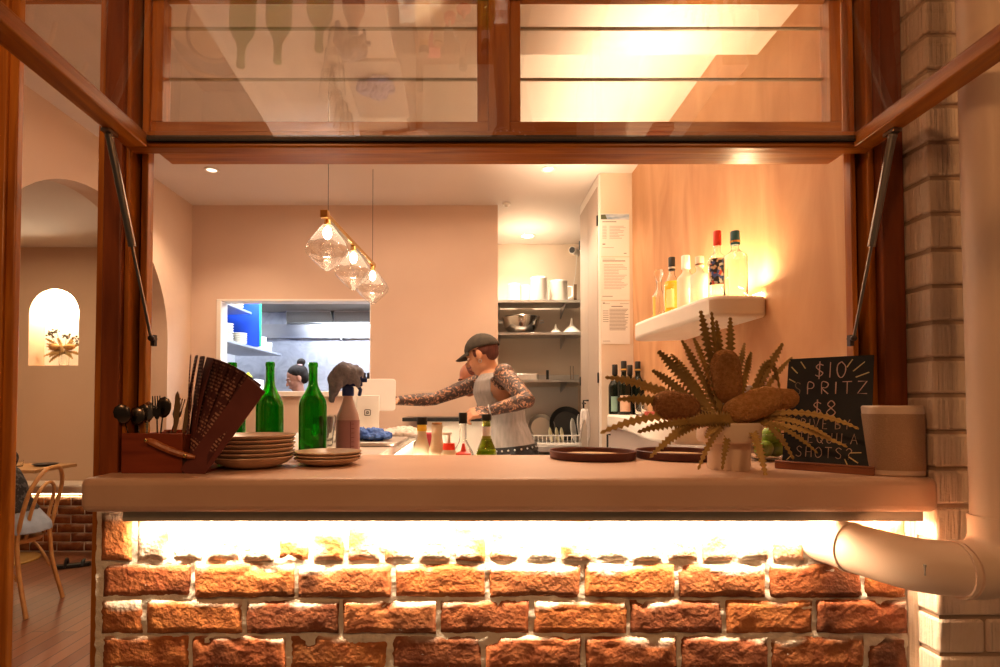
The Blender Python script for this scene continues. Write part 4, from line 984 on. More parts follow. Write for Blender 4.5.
# --- speed rail behind the counter with bottles
t=thing('speed_rail','stainless bottle rail hanging low behind the counter','rail',(0,0,0))
MB().box((-.28,1.90,.935),(.16,2.16,.945)).box((-.28,2.155,.935),(.16,2.16,1.0)).build('tray',STEEL,t)
MB().box((-.28,1.884,.935),(.16,1.888,1.03)).build('back_plate',STEEL,t)
GR='bottles in the rail behind the counter'; Z9=.946
def rb(label,px,D,H,R,rn,gl,**kw): return bottle(label,(ax(px,D),D,Z9),H,R,rn,gl,group=GR,**kw)
MILK=mat('milky_bottle',(.90,.78,.58),.3,trans=.35); AMB=mat('amber_syrup',(.85,.45,.08),.2,trans=.3)
rb('milky sauce bottle with a yellow neck and black cap',422,2.02,.285,.036,.016,MILK,cap=BLACK,capz=(.94,1.03),foil=(.86,.95,mat('yellow_collar',(.75,.5,.05),.4)),body=.5,sh=.85)
rb('cloudy carafe with a brown cork stopper',437,1.99,.27,.034,.019,MILK,cap=mat('cork_stopper',(.42,.22,.08),.8),capz=(.92,1.02),capr=.0185,body=.55,sh=.85)
rb('tall clear bottle with a black cap behind the red nozzle',463,2.08,.30,.040,.013,GLASSC,cap=BLACK,capz=(.90,1.03),capr=.016,body=.5,sh=.72)
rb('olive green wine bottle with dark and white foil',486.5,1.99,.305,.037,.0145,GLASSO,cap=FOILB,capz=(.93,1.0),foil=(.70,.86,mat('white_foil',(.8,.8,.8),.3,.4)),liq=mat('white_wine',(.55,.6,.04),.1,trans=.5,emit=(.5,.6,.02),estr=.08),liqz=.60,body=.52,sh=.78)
t=thing('pump_bottle','squat pump bottle with a red collar and white nozzle','bottle',(ax(449,1.96),1.96,Z9),group=GR)
MB().lathe([(0,0),(.032,0),(.034,.005),(.034,.16),(.02,.185),(0,.185)],28).build('body',MILK,t)
MB().lathe([(0,.183),(.022,.183),(.020,.205),(0,.206)],24).build('collar',RED,t)
MB().cyl((0,0,.205),(0,0,.235),.005).rbox((-.006,0,.238),(.036,.011,.009)).build('nozzle',WHITEGLOSS,t,bevel=.002)
t=thing('squeeze_bottle','squat squeeze bottle with a red cone nozzle','bottle',(ax(463.5,1.95),1.95,Z9),group=GR)
MB().lathe([(0,0),(.033,0),(.034,.004),(.034,.15),(.03,.165),(0,.165)],28).build('body',MILK,t)
MB().lathe([(0,.163),(.028,.163),(.026,.172),(.010,.178),(.004,.205),(0,.206)],24).build('nozzle',RED,t)
o=MB().ell((0,0,.05),(.05,.05,.05)).build('black_strainer',BLACK); o.location=(ax(451,2.3),2.3,1.08); 
bpy.data.objects.remove(o)
t=thing('pink_carton','pink carton between the milky bottles','carton',(ax(431,2.09),2.09,Z9)); MB().box((-.03,-.03,0),(.03,.03,.235)).build('box',mat('pink_card',(.75,.12,.2),.5),t,bevel=.003)

# --- card terminal on the bench
t=thing('payment_terminal','white tablet payment terminal on a stand, its back to the window','terminal',(ax(368,2.75),2.75,T),rz=math.radians(4))
R_=Matrix.Rotation(math.radians(-14),3,'X')
m=MB(); P=rr(-.115,.115,-.082,.082,.016); 
vs=[]
for y in (0,.010):
    for p in P: vs.append(R_@V((p[0],y,p[1]))+V((.018,.03,.215)))
n=len(P); m.add(vs,[tuple(range(n-1,-1,-1)),tuple(range(n,2*n))]+[(i,(i+1)%n,n+(i+1)%n,n+i) for i in range(n)])
m.build('tablet',WHITEGLOSS,t,bevel=.002)
m=MB().rbox((0,-.005,.105),(.112,.012,.215),Matrix.Rotation(math.radians(-8),3,'X')); st=m.build('stand',WHITEGLOSS,t,bevel=.004)
MB().box((-.06,-.02,0),(.06,.12,.02)).build('foot',WHITEGLOSS,t,bevel=.004)
R8=Matrix.Rotation(math.radians(-8),3,'X')
def lg(x,z): return R8@V((x,-.0135,z))+V((0,-.004,.125))
m=MB(); m.tube([lg(*p) for p in rr(-.014,.014,-.014,.014,.005,3)],.0022,6,True); m.tube([lg(*p) for p in rr(-.0045,.0045,-.0045,.0045,.001,2)],.0022,6,True); m.build('emblem',mat('emblem_grey',(.15,.14,.13),.5),st)
# --- tray, blue cloth, napkins on the bench
t=thing('serving_tray','steel tray of cloths on the marble bench','tray',(ax(372,2.38),2.38,T)); MB().prism(rr(-.11,.13,-.18,.22,.02),0,.018).build('tray_body',mat('tray_grey',(.55,.5,.45),.35,.6),t,bevel=.004)
o=ball_cloth('blue_cloth',[((-.03,0,.0),(.042,.05,.020)),((.012,.01,.006),(.045,.05,.026)),((.05,-.01,-.004),(.032,.05,.016)),((-.05,-.02,.012),(.026,.04,.018)),((.02,-.05,-.004),(.05,.03,.014))],mat('blue_rag',(.06,.15,.50),.85,0,(.12,.24,.62),30,.3,80),(ax(372,2.34),2.34,T+.040),2.7,.014)
tag(o,'crumpled bright blue cloth on the steel tray','cloth')
o=ball_cloth('napkin',[((-.05,.02,.0),(.07,.10,.020)),((.04,.0,.004),(.08,.10,.022)),((.10,-.05,-.004),(.05,.07,.014)),((.0,.10,.008),(.09,.05,.022))],mat('white_napkin',(.74,.66,.60),.9,0,(.60,.50,.44),30,.3,80),(ax(400,2.80),2.80,T+.022),5.1,.008)
tag(o,'crumpled white napkins behind the blue cloth','napkin')
for i,(px,D) in enumerate(((330,2.05),(326,2.15),(332,2.25),(322,2.28))):
    t=thing('water_glass','%s clear glass behind the spray bottle'%['nearest','second nearest','third nearest','furthest'][i],'glass',(ax(px,D),D,T),group='clear glasses behind the spray bottle')
    MB().lathe(shell([(.026,0),(.029,.008),(.036,.12)],.002),28).build('glass_body',GLASSC,t,smooth=60)
for i in range(3):
    t=thing('water_glass','%s glass of the row by the spray bottle'%['left','middle','right'][i],'glass',(ax(333,2.45)+i*.005,2.42+i*.085,T),group='clear glasses behind the spray bottle')
    MB().lathe(shell([(.026,0),(.029,.008),(.036,.12)],.002),28).build('glass_body',GLASSC,t,smooth=60)

# --- kitchen shelves
ks=thing('kitchen_shelf_unit','steel shelf unit at the left of the kitchen hatch','shelf unit',(0,0,0))
ZA,ZB=EYE+.505,EYE+.80
for z,ye in ((ZA,5.7),(ZB,4.9),(EYE+.10,5.7)): MB().box((-2.35,4.35,z-.02),(-1.90,ye,z)).build('shelf_board',mat('shelf_steel',(.45,.47,.52),.35,.8),ks,bevel=.002)
for y in (4.36,):
    MB().box((-1.925,y,0),(-1.90,y+.02,2.25)).build('post',STEEL,ks)
GK='crockery on the kitchen shelves'
CREAM=mat('crockery_cream',(.85,.80,.68),.4)
k_=0
for lb,x,y,z,n_,r_,st_ in (('pale bowl in the tall pile on the kitchen shelf',-2.03,4.65,ZA,7,.075,.022),('plate in the short pile on the kitchen shelf',-1.97,4.82,ZA,6,.062,.016),('pale dish in the pile on the upper kitchen shelf',-2.0,4.75,ZB,3,.085,.022),('pale dish in the low pile on the bottom kitchen shelf',-2.02,4.60,EYE+.10+.14,3,.10,.02)):
    nn=['lowest','second','third','fourth','fifth','sixth','topmost']
    for i in range(n_):
        o=MB().lathe([(0,0),(r_*.6,0),(r_,st_*1.2),(r_-.003,st_*1.3),(r_*.55,.005),(0,.005)],28).build('kitchen_dish',CREAM); o.location=(x,y,z+i*st_)
        tag(o,(nn[i] if i<n_-1 else 'topmost')+' '+lb,'dish',GK+(' '+str(n_) if 0 else ''))
MB().box((-2.12,4.5,EYE+.10),(-1.93,4.72,EYE+.24)).build('carton',CREAM,ks)
BLP=mat('blue_panel',(.01,.055,.40),.5)
t=thing('blue_board','bright blue board at the end of the shelf unit','board',(0,0,0)); MB().box((-2.30,4.95,ZA+.0),(-1.85,4.965,ZA+.46)).build('panel',BLP,t); MB().box((-1.85,4.95,ZA),(-1.838,4.965,ZA+.46)).build('green_edge',mat('green_edge2',(.02,.30,.16),.5),t)
o=drape('yellow_bag',(0,0,0),.07,.05,.06,mat('yellow_plastic',(.75,.70,.05),.4),1,.03,lump=.03); o.location=(-1.98,5.15,EYE+.44); o.location=(-1.98,5.0,EYE+.235); tag(o,'crumpled yellow plastic bag on the kitchen shelf','bag')
t=thing('plastic_tub','white tub under the yellow bag','tub',(-1.99,5.05,EYE+.10)); MB().prism(rr(-.08,.08,-.2,.2,.02),0,.12).build('tub_body',WHITEGLOSS,t,bevel=.003)
for i,(y,h_) in enumerate(((5.28,.12),(5.36,.075),(5.44,.085))):
    t=thing('plastic_tub','%s white tub at the end of the kitchen shelf'%['tall','low','last'][i],'tub',(-1.95,y,ZA),group='white tubs on the kitchen shelf'); MB().lathe([(0,0),(.036,0),(.042,h_),(0,h_)],20).build('tub_body',WHITEGLOSS,t)
for i,(px,py) in enumerate(((364,343),(368.5,341),(359,346))):
    t=thing('dark_jar','small dark jar at the right of the hatch, %s of three'%['middle','right','left'][i],'jar',(ax(px,4.14),4.14,hz0),group='dark jars on the hatch sill'); MB().lathe([(0,0),(.016,0),(.018,.10),(.012,.12),(.014,.14),(0,.145)],16).build('jar_body',mat('jar_dark',(.03,.025,.03),.3),t)

# ================================================================== DINING ROOM
BENT=mat('bentwood',(.50,.24,.08),.35,0,(.62,.33,.12),8,stretch=(1,1,3))
ch=thing('bentwood_chair','golden bentwood chair at the dining table, seen from the side','chair',(-2.93,3.54,0),rz=math.radians(8))
SHT=.455
MB().lathe([(0,-.03),(.205,-.03),(.212,-.02),(.212,-.005),(.205,0),(0,-.004)],40,(0,0,SHT)).build('seat',BENT,ch)
for s in (-1,1):    # back legs run up into the hoop; the chair faces -x
    MB().tube(spline([(.26,s*.19,0),(.205,s*.17,.25),(.185,s*.165,.45)],6),[.013]*13,10).build('leg',BENT,ch)
    MB().tube(spline([(-.22,s*.19,0),(-.185,s*.165,.25),(-.165,s*.15,.43)],6),[.012]*13,10).build('leg',BENT,ch)
    MB().tube(spline([(-.18,s*.165,.22),(-.10,s*.18,.36),(.0,s*.19,.40),(.10,s*.18,.36),(.195,s*.168,.22)],6),.009,8).build('arch_brace',BENT,ch)
MB().tube(spline([(.185,.165,.44),(.215,.175,.60),(.255,.165,.76),(.285,.09,.865),(.29,0,.885),(.285,-.09,.865),(.255,-.165,.76),(.215,-.175,.60),(.185,-.165,.44)],7),.0125,10).build('back_hoop',BENT,ch)
MB().tube(spline([(.19,.09,.45),(.22,.10,.60),(.255,.08,.74),(.268,0,.79),(.255,-.08,.74),(.22,-.10,.60),(.19,-.09,.45)],7),.0105,10).build('inner_hoop',BENT,ch)
tb=thing('dining_table','square timber dining table on a round pedestal by the brick bench','table',(-3.80,4.62,0))
TW=mat('table_timber',(.50,.26,.10),.35,0,(.62,.36,.16),6,stretch=(1,6,6))
MB().box((-.42,-.24,.745),(.42,.24,.772)).build('tabletop',TW,tb,bevel=.004)
MB().cyl((0,0,.02),(0,0,.745),.035,n=20).build('pedestal',mat('pedestal_red',(.42,.14,.05),.4),tb)
MB().lathe([(0,0),(.24,0),(.245,.006),(.24,.014),(.05,.024),(0,.024)],48).build('foot_plate',mat('gold_base',(.62,.40,.14),.35,.6),tb)
for i,(x,y) in enumerate(((-3.90,4.60),(-3.52,4.68))):
    t=thing('dinner_plate',['dark plate on the dining table behind the chair back','dark plate at the right edge of the dining table'][i],'plate',(x,y,.772),group='dark plates on the dining table'); MB().lathe(plate(.095,.016),36).build('plate_body',mat('dark_plate',(.05,.04,.035),.3),t)
t=thing('water_glass','small clear glass between the two dark plates','glass',(-3.70,4.62,.772)); MB().lathe(shell([(.03,0),(.034,.01),(.038,.05)],.002),28).build('glass_body',GLASSC,t,smooth=60)
t=thing('black_sandal','black strap sandal lying on the floorboards','sandal',(ax(76,4.45),4.45,0),rz=.5)
MB().prism([(-.11,-.03),(.0,-.035),(.11,-.03),(.12,.0),(.11,.03),(.0,.035),(-.11,.03)],0,.028).build('sole',BLACK,t,bevel=.003)
MB().tube(spline([(-.05,-.035,.01),(-.045,-.02,.06),(-.04,.02,.06),(-.035,.035,.01)],5),.016,8,flat=.6).tube(spline([(.06,-.03,.01),(.07,0,.05),(.06,.03,.01)],5),.016,8,flat=.6).build('strap',BLACK,t)
c2=copy_tree(ch); c2.location=(-1.42,2.90,0); c2.rotation_euler=(0,0,math.radians(-62)); c2['label']='bentwood chair behind the counter, mirrored in the raised window glass'
# niche bouquet
nv=thing('niche_vase','small clear vase in the glowing wall niche','vase',(-3.83,5.30,nzb))
MB().lathe(shell([(.03,0),(.038,.01),(.042,.08),(.034,.14),(.038,.16)],.003),28).build('vase_body',GLASSC,nv,smooth=60)
nb_=nv
t=thing('dried_bouquet','dried arrangement of tan leaves and dark seed heads in the niche','flowers',(-3.83,5.30,nzb+.12))
TAN=mat('dried_leaf',(.50,.30,.10),.7,0,(.68,.48,.2),20); DK=mat('seed_head',(.09,.07,.04),.8)
random.seed(3)
for a in (-160,-150,-140,-128,-20,-40,150,165,178,135,20,40,115,60):
    L_=random.uniform(.11,.20); e_=V((math.cos(math.radians(a))*L_,random.uniform(-.07,.01),math.sin(math.radians(a))*L_*.8+.03))
    o=sawleaf((0,0,0),e_,w=.014,sag=.03,steps=8).build('leaf',TAN,t,fix=False,smooth=30); o.modifiers.new('thick','SOLIDIFY').thickness=.002
for s in (-1,1):
    MB().ell((s*.07,-.03,.06),(.055,.03,.03)).build('tan_flower',mat('tan_flower%d'%s,(.42,.20,.05),.8,0,(.6,.35,.12),60),t)
for cx_,cz_ in ((-.15,.19),(-.08,.21),(.12,.13),(.02,.16)):
    m=MB()
    for q in range(14): m.ell((cx_+random.gauss(0,.022),random.uniform(-.03,.02),cz_+random.gauss(0,.016)),random.uniform(.006,.011),n=8,m=6)
    m.tube([(0,0,0),(cx_*.6,0,cz_*.6),(cx_,0,cz_)],.002,5); m.build('seed_spray',DK,t)
random.seed(11)
# ================================================================== PEOPLE
def rcone(m, a, b, ra, rb, n=14):
    a=V(a); b=V(b); m.cyl(a,b,ra,rb,n); m.ell(a,ra*.998,n=n,m=10); m.ell(b,rb*.998,n=n,m=10)
def frame(f, up=(0,0,1)):     # columns: left-right (x), forward (y), up (z)
    f=V(f).normalized(); u=V(up); u=(u-f*u.dot(f)).normalized(); s=f.cross(u); return Matrix((s,f,u)).transposed()
def head_parts(m, c, F, k=1.0):      # F frame matrix; face looks along F.y
    P=lambda x,y,z: V(c)+F@V((x*k,y*k,z*k))
    E=lambda p,r: m.ell(P(*p),tuple(q*k for q in r),F,n=24,m=16)
    E((0,-.012,.030),(.074,.094,.086))           # skull
    E((0,.028,-.025),(.058,.062,.078))           # face
    E((0,.045,-.078),(.036,.038,.030))           # chin
    E((0,.020,-.060),(.052,.052,.040))           # jaw
    E((0,.078,.022),(.046,.014,.012))            # brow
    for s in (-1,1):
        E((s*.036,.066,-.018),(.020,.020,.018))      # cheek
        E((s*.075,-.006,-.006),(.008,.018,.030))     # ear
        E((s*.076,-.002,-.026),(.007,.010,.012))
    m.cyl(P(0,.082,.012),P(0,.106,-.026),.008*k,.013*k,12)   # nose
    E((0,.104,-.028),(.015,.013,.010))
    E((0,.086,-.052),(.022,.010,.0055)); E((0,.083,-.063),(.020,.010,.006))   # lips
def hand(m, wrist, d, palm_n, k=1.0, curl=.5, side=1, spread=.1):
    d=V(d).normalized(); nrm=V(palm_n); nrm=(nrm-d*nrm.dot(d)).normalized(); s=d.cross(nrm)*side; R_=Matrix((s,d,nrm)).transposed(); w=V(wrist)
    m.rbox(w+d*.047*k,(.078*k,.086*k,.024*k),R_); m.ell(w+d*.05*k,(.042*k,.050*k,.017*k),R_,n=16,m=10)
    m.ell(w+d*.004*k,(.028*k,.02*k,.019*k),R_,n=14,m=8)
    for i,(x,L_) in enumerate(((-.030,.070),(-.010,.080),(.010,.076),(.029,.060))):
        p=w+d*.086*k+s*x*k; dd=(d+s*spread*(x/.03)).normalized(); a=0
        for q,(fr,rr_) in enumerate(((.45,.0088),(.32,.0080),(.24,.0072))):
            a+=curl*(.9 if q else .6); e=p+(dd*math.cos(a)+nrm*math.sin(a))*L_*fr*k; rcone(m,p,e,rr_*k,(rr_-.0006)*k,10); p=e
    p=w+d*.022*k-s*.034*k; e=p+(d*.6-s*.65+nrm*.35).normalized()*.040*k; rcone(m,p,e,.0125*k,.0098*k,10)
    e2=e+(d*.85-s*.1+nrm*(.3+curl*.4)).normalized()*.032*k; rcone(m,e,e2,.0098*k,.008*k,10)
def seglen(p,a,b):
    ab=b-a; t=max(0,min(1,(p-a).dot(ab)/ab.dot(ab))); return (p-(a+ab*t)).length, t
def skinmat(name, col, col2):
    return mat(name,col,.48,0,col2,6,.06,120,sss=.08)
TAT=None
def tattoo_skin():
    m=skinmat('tattooed_skin',(.60,.32,.19),(.52,.25,.14)); nt=m.node_tree; n=nt.nodes; L=nt.links; p=n['Principled BSDF']
    src=p.inputs['Base Color'].links[0].from_socket
    tc=n.new('ShaderNodeTexCoord'); vo=n.new('ShaderNodeTexVoronoi'); vo.feature='DISTANCE_TO_EDGE'; vo.inputs['Scale'].default_value=22
    wn=n.new('ShaderNodeTexNoise'); wn.inputs['Scale'].default_value=26; wn.inputs['Detail'].default_value=4; wn.inputs['Distortion'].default_value=2.5
    L.new(tc.outputs['Object'],wn.inputs['Vector'])
    ad=n.new('ShaderNodeVectorMath'); ad.operation='MULTIPLY_ADD'; ad.inputs[1].default_value=(.05,.05,.05); L.new(wn.outputs['Color'],ad.inputs[0]); L.new(tc.outputs['Object'],ad.inputs[2]); L.new(ad.outputs[0],vo.inputs['Vector'])
    r1=n.new('ShaderNodeMapRange'); r1.inputs[1].default_value=.0; r1.inputs[2].default_value=.10; r1.inputs[3].default_value=1; r1.inputs[4].default_value=0; L.new(vo.outputs['Distance'],r1.inputs[0])
    r2=n.new('ShaderNodeMapRange'); r2.inputs[1].default_value=.41; r2.inputs[2].default_value=.48; L.new(wn.outputs[0],r2.inputs[0])
    mxx=n.new('ShaderNodeMath'); mxx.operation='MAXIMUM'; L.new(r1.outputs[0],mxx.inputs[0]); L.new(r2.outputs[0],mxx.inputs[1])
    at_=n.new('ShaderNodeVertexColor'); at_.layer_name='tattoo'
    mu=n.new('ShaderNodeMath'); mu.operation='MULTIPLY'; L.new(mxx.outputs[0],mu.inputs[0]); L.new(at_.outputs[0],mu.inputs[1])
    m2=n.new('ShaderNodeMath'); m2.operation='MULTIPLY'; m2.inputs[1].default_value=.93; L.new(mu.outputs[0],m2.inputs[0])
    mx=n.new('ShaderNodeMix'); mx.data_type='RGBA'; L.new(m2.outputs[0],mx.inputs[0]); L.new(src,mx.inputs[6]); mx.inputs[7].default_value=(.045,.035,.035,1)
    L.new(mx.outputs[2],p.inputs['Base Color']); return m

def person(label, J, mskin, voxel=.0045, torso=None, k=1.0, hands=True, tattoos=None, grp=None):
    """J: joints in world space. Returns root + the closed body mesh as its child."""
    root=thing('person', label, 'person', (J['pelvis'][0],J['pelvis'][1],0))
    o_=V(root.location); j={a:(V(b)-o_) for a,b in J.items() if a[:3] in ('pel','che','nec','hea','sh_','el_','wr_','hd_','hp_','kn_','an_') and a!='chest_f'}
    m=MB(); F=frame(J['chest_f']); s,f=F.col[0],F.col[1]
    up=(j['neck']-j['pelvis']).normalized()
    p,n_=j['pelvis'],j['neck']; ch=j['chest']
    mid=p.lerp(ch,.5)
    rings=[(p-up*.10,s*.150*k,f*.105*k),(p-up*.05,s*.168*k,f*.118*k),(p+up*.05,s*.150*k,f*.108*k),(mid,s*.132*k,f*.098*k),(ch-up*.06,s*.150*k,f*.112*k),(ch+up*.04,s*.165*k,f*.118*k),
           (ch.lerp(n_,.62),s*.150*k,f*.092*k),(ch.lerp(n_,.86),s*.095*k,f*.066*k),(n_,s*.055*k,f*.055*k)]
    m.loft(rings)
    rcone(m,n_-up*.02,j['head']+(j['neck']-j['head'])*.35,.056*k,.052*k,18)
    H=frame(J['face'])
    head_parts(m,j['head'],H,k)
    for sd in ('l','r'):
        sh,el,wr=j['sh_'+sd],j['el_'+sd],j['wr_'+sd]
        m.ell(sh,(.060*k,.060*k,.062*k)); rcone(m,sh,sh.lerp(el,.45),.053*k,.049*k); rcone(m,sh.lerp(el,.45),el,.049*k,.038*k)
        rcone(m,el,el.lerp(wr,.3),.039*k,.042*k); rcone(m,el.lerp(wr,.3),wr,.042*k,.027*k)
        if hands: hand(m,wr,j['hd_'+sd]-wr,J['pn_'+sd],k,J.get('curl_'+sd,.5),1 if sd=='l' else -1)
        hp,kn,an=j['hp_'+sd],j['kn_'+sd],j['an_'+sd]
        rcone(m,hp,hp.lerp(kn,.4),.088*k,.080*k); rcone(m,hp.lerp(kn,.4),kn,.080*k,.055*k); rcone(m,kn,kn.lerp(an,.3),.054*k,.056*k); rcone(m,kn.lerp(an,.3),an,.056*k,.038*k)
        toe=an+V(J['toe_'+sd]).normalized()*.15*k-V((0,0,.035)); rcone(m,an-V((0,0,.03)),toe,.042*k,.034*k)
    me=remesh(m,voxel,'body')
    ob=bpy.data.objects.new('body',me); C.objects.link(ob); ob.parent=root; me.materials.clear(); me.materials.append(mskin)
    if tattoos is not None:
        ca=me.color_attributes.new('tattoo','FLOAT_COLOR','POINT'); arr=[0.0]*(4*len(me.vertices))
        for i,v in enumerate(me.vertices):
            w=0
            for a,b,r in tattoos(j):
                d,t=seglen(v.co,a,b); 
                if d<r: w=1
            arr[4*i]=arr[4*i+1]=arr[4*i+2]=w; arr[4*i+3]=1
        ca.data.foreach_set('color',arr)
    return root, j, F, H, rings
def garment(name, mb, voxel, mt_, root, cut=None, it=4, thick=.0):
    me=remesh(mb,voxel,name,it)
    if cut:
        bm=bmesh.new(); bm.from_mesh(me); kill=[v for v in bm.verts if cut(v.co)]; bmesh.ops.delete(bm,geom=kill,context='VERTS'); bm.to_mesh(me); bm.free()
    me.materials.clear(); me.materials.append(mt_); o=bpy.data.objects.new(name,me); C.objects.link(o); o.parent=root
    if thick: q=o.modifiers.new('thick','SOLIDIFY'); q.thickness=thick; q.offset=0
    return o
def face_details(root, c, H, k=1.0, brow=(.05,.025,.015), lip=(.42,.14,.10)):
    P=lambda x,y,z: V(c)+H@V((x*k,y*k,z*k)); wm=mat('eye_white',(.75,.70,.66),.3); im=mat('iris_dark',(.03,.015,.01),.2); bmx=mat('eyebrow',brow,.8); lm=mat('lip',lip,.45)
    for s in (-1,1):
        e=MB().ell(P(s*.032,.076,.002),(.013*k,.010*k,.0075*k),H,n=14,m=10).build('eye',wm,root)
        MB().ell(P(s*.032,.0845,.002),(.0055*k,.003*k,.0055*k),H,n=12,m=8).build('iris',im,e)
        MB().tube([P(s*.014,.093,.020),P(s*.034,.090,.026),P(s*.052,.076,.020)],.0032*k,6).build('eyebrow',bmx,root)
    MB().tube([P(-.020,.087,-.057),P(-.008,.097,-.054),P(0,.0975,-.056),P(.008,.097,-.054),P(.020,.087,-.057)],[.001,.004,.0035,.004,.001],8).build('lips',lm,root)

# ---- chef in cap and tank top, leaning over the bench and reaching left
TS=tattoo_skin()
J=dict(pelvis=(.245,3.02,1.050),chest=(.165,3.03,1.32),neck=(.118,3.03,1.470),head=(.078,3.02,1.552),chest_f=(-.93,.22,-.10),face=(-.88,.36,-.36),
  sh_l=(.185,2.875,1.438),el_l=(.288,2.70,1.305),wr_l=(.095,2.72,1.252),hd_l=(-.02,2.70,1.235),pn_l=(.1,.55,-.8),
  sh_r=(.085,3.19,1.420),el_r=(-.19,3.20,1.315),wr_r=(-.385,3.03,1.305),hd_r=(-.50,2.93,1.285),pn_r=(0,-.2,-1),
  hp_l=(.26,2.93,.99),kn_l=(.20,2.92,.50),an_l=(.26,2.92,.09),toe_l=(-1,0,0),hp_r=(.26,3.11,.99),kn_r=(.24,3.13,.50),an_r=(.32,3.15,.09),toe_r=(-1,.1,0))
J['curl_l']=1.05; J['curl_r']=.35
def tt(j): return [(j['sh_l'],j['el_l'],.075),(j['el_l'],j['wr_l'],.062),(j['sh_r'],j['el_r'],.07),(j['el_r'],j['wr_r'],.06)]
root,j,F,H,rings=person('person in a dark cap and grey tank top with tattooed arms, reaching for the terminal',J,TS,.0042,tattoos=tt,k=.93)
o_=V(root.location)
up=(j['neck']-j['pelvis']).normalized(); s,f=F.col[0],F.col[1]
# tank top
m=MB(); m.loft([(c,a*1.07+a.normalized()*.004,b*1.08+b.normalized()*.006) for c,a,b in rings[1:8]])
def cut(v):
    for sd in ('l','r'):
        sh=j['sh_'+sd]; out=(s if (sh-j['chest']).dot(s)>0 else -s)
        q=v-(sh+out*.03-up*.035); r=math.sqrt((q.dot(out)/.075)**2+(q.dot(f)/.078)**2+(q.dot(up)/.115)**2)
        if r<1: return True
    q=v-j['neck']; 
    if math.sqrt((q.dot(s)/.088)**2+((q.dot(f)-.03)/.11)**2+((q.dot(up)+.0)/.085)**2)<1: return True
    return (v-j['pelvis']).dot(up)<-.02
garment('tank_top',m,.006,mat('grey_ribbed_cotton',(.37,.33,.31),.85,0,(.28,.25,.235),60,.3,200,stretch=(1,1,.15)),root,cut,4,.003)
def trousers(root,j,rings,mt_,k,up,top=.05,g=.012):
    m=MB(); m.loft([(c,a*1.05+a.normalized()*.006,b*1.06+b.normalized()*.008) for c,a,b in rings[0:3]])
    for sd in ('l','r'):
        hp,kn,an=j['hp_'+sd],j['kn_'+sd],j['an_'+sd]; rcone(m,hp,kn,.088*k+g,.062*k+g); rcone(m,kn,an,.062*k+g,.052*k+g)
    return garment('trousers',m,.009,mt_,root,lambda v:(v-j['pelvis']).dot(up)>top,3)
trousers(root,j,rings,mat('black_trousers',(.02,.018,.018),.8),.96,up,.012)
m=MB(); c,a,b=rings[1]; c=j['pelvis']+up*.0; a=s*.172; b=f*.124
pts=[c+a*math.cos(t)+b*math.sin(t) for t in [2*PI*i/48 for i in range(48)]]
vs=[];fs=[]
for i,p in enumerate(pts):
    nn=(p-c).normalized(); vs+=[p-up*.018,p+up*.018,p+up*.018+nn*.005,p-up*.018+nn*.005]
for i in range(48):
    l=(i+1)%48
    for q in range(4): r=(q+1)%4; fs.append((4*i+q,4*i+r,4*l+r,4*l+q))
bm_=MB().add(vs,fs)
for i in range(0,48,2):
    p=pts[i]; nn=(p-c).normalized(); bm_.ell(p+nn*.006,.0055,n=8,m=6,mi=1)
bm_.build('belt',[mat('black_leather',(.02,.017,.015),.4),STEEL],root)
# cap
HC=j['head']; P=lambda x,y,z: HC+H@(V((x,y,z))*.93)
m=MB(); vs=[];fs=[];n=36;rr_=10
for i in range(rr_+1):
    a=PI/2*i/rr_*.98
    for q in range(n):
        t=2*PI*q/n; dip = .016*max(0,-math.sin(t))+ .0
        vs.append(P(.083*math.cos(t)*math.cos(a) , -.010+.105*math.sin(t)*math.cos(a), .036-dip*(1-i/rr_)+.088*math.sin(a)))
for i in range(rr_):
    for q in range(n): l=(q+1)%n; fs.append((i*n+q,i*n+l,(i+1)*n+l,(i+1)*n+q))
CAPM=mat('dark_olive_cap',(.045,.036,.026),.85,0,(.07,.055,.04),40)
cp=MB().add(vs,fs).build('cap',CAPM,root,fix=False,smooth=60); q=cp.modifiers.new('thick','SOLIDIFY'); q.thickness=.004; q.offset=0
vs=[];fs=[]
for i in range(13):
    t=math.radians(38+104*i/12)
    for w in (0,.5,1):
        r_=1+w*(.85*math.sin((t-math.radians(38))/math.radians(104)*PI)**.6)
        vs.append(P(.082*math.cos(t)*(1+w*.05),-.010+.102*math.sin(t)+w*.075*math.sin((t-math.radians(38))/math.radians(104)*PI)**.5,.038-.010*w*w-abs(math.cos(t))*w*.018))
for i in range(12):
    for w in range(2): a=3*i+w; fs.append((a,a+3,a+4,a+1))
br_=MB().add(vs,fs).build('brim',CAPM,cp,fix=False); q=br_.modifiers.new('thick','SOLIDIFY'); q.thickness=.004
# hair below the cap
HAIR=mat('dark_red_hair',(.09,.025,.018),.6,0,(.14,.045,.03),90,.5,200,stretch=(1,1,.2))
m=MB(); m.ell(P(0,-.022,.018),(.073,.078,.050),H,n=24,m=16); m.ell(P(0,-.050,-.008),(.055,.044,.042),H)
for s_ in (-1,1): m.ell(P(s_*.070,.022,.012),(.007,.009,.026),H,n=12,m=8)
garment('hair',m,.005,HAIR,root)
face_details(root,HC,H,.93)
m=MB()
for s_ in (-1,1): m.tube([P(s_*.083,-.002+.009*math.cos(t),-.045+.009*math.sin(t)) for t in [2*PI*i/12 for i in range(12)]],.0016,6,True)
m.build('hoop_earrings',STEEL,root)
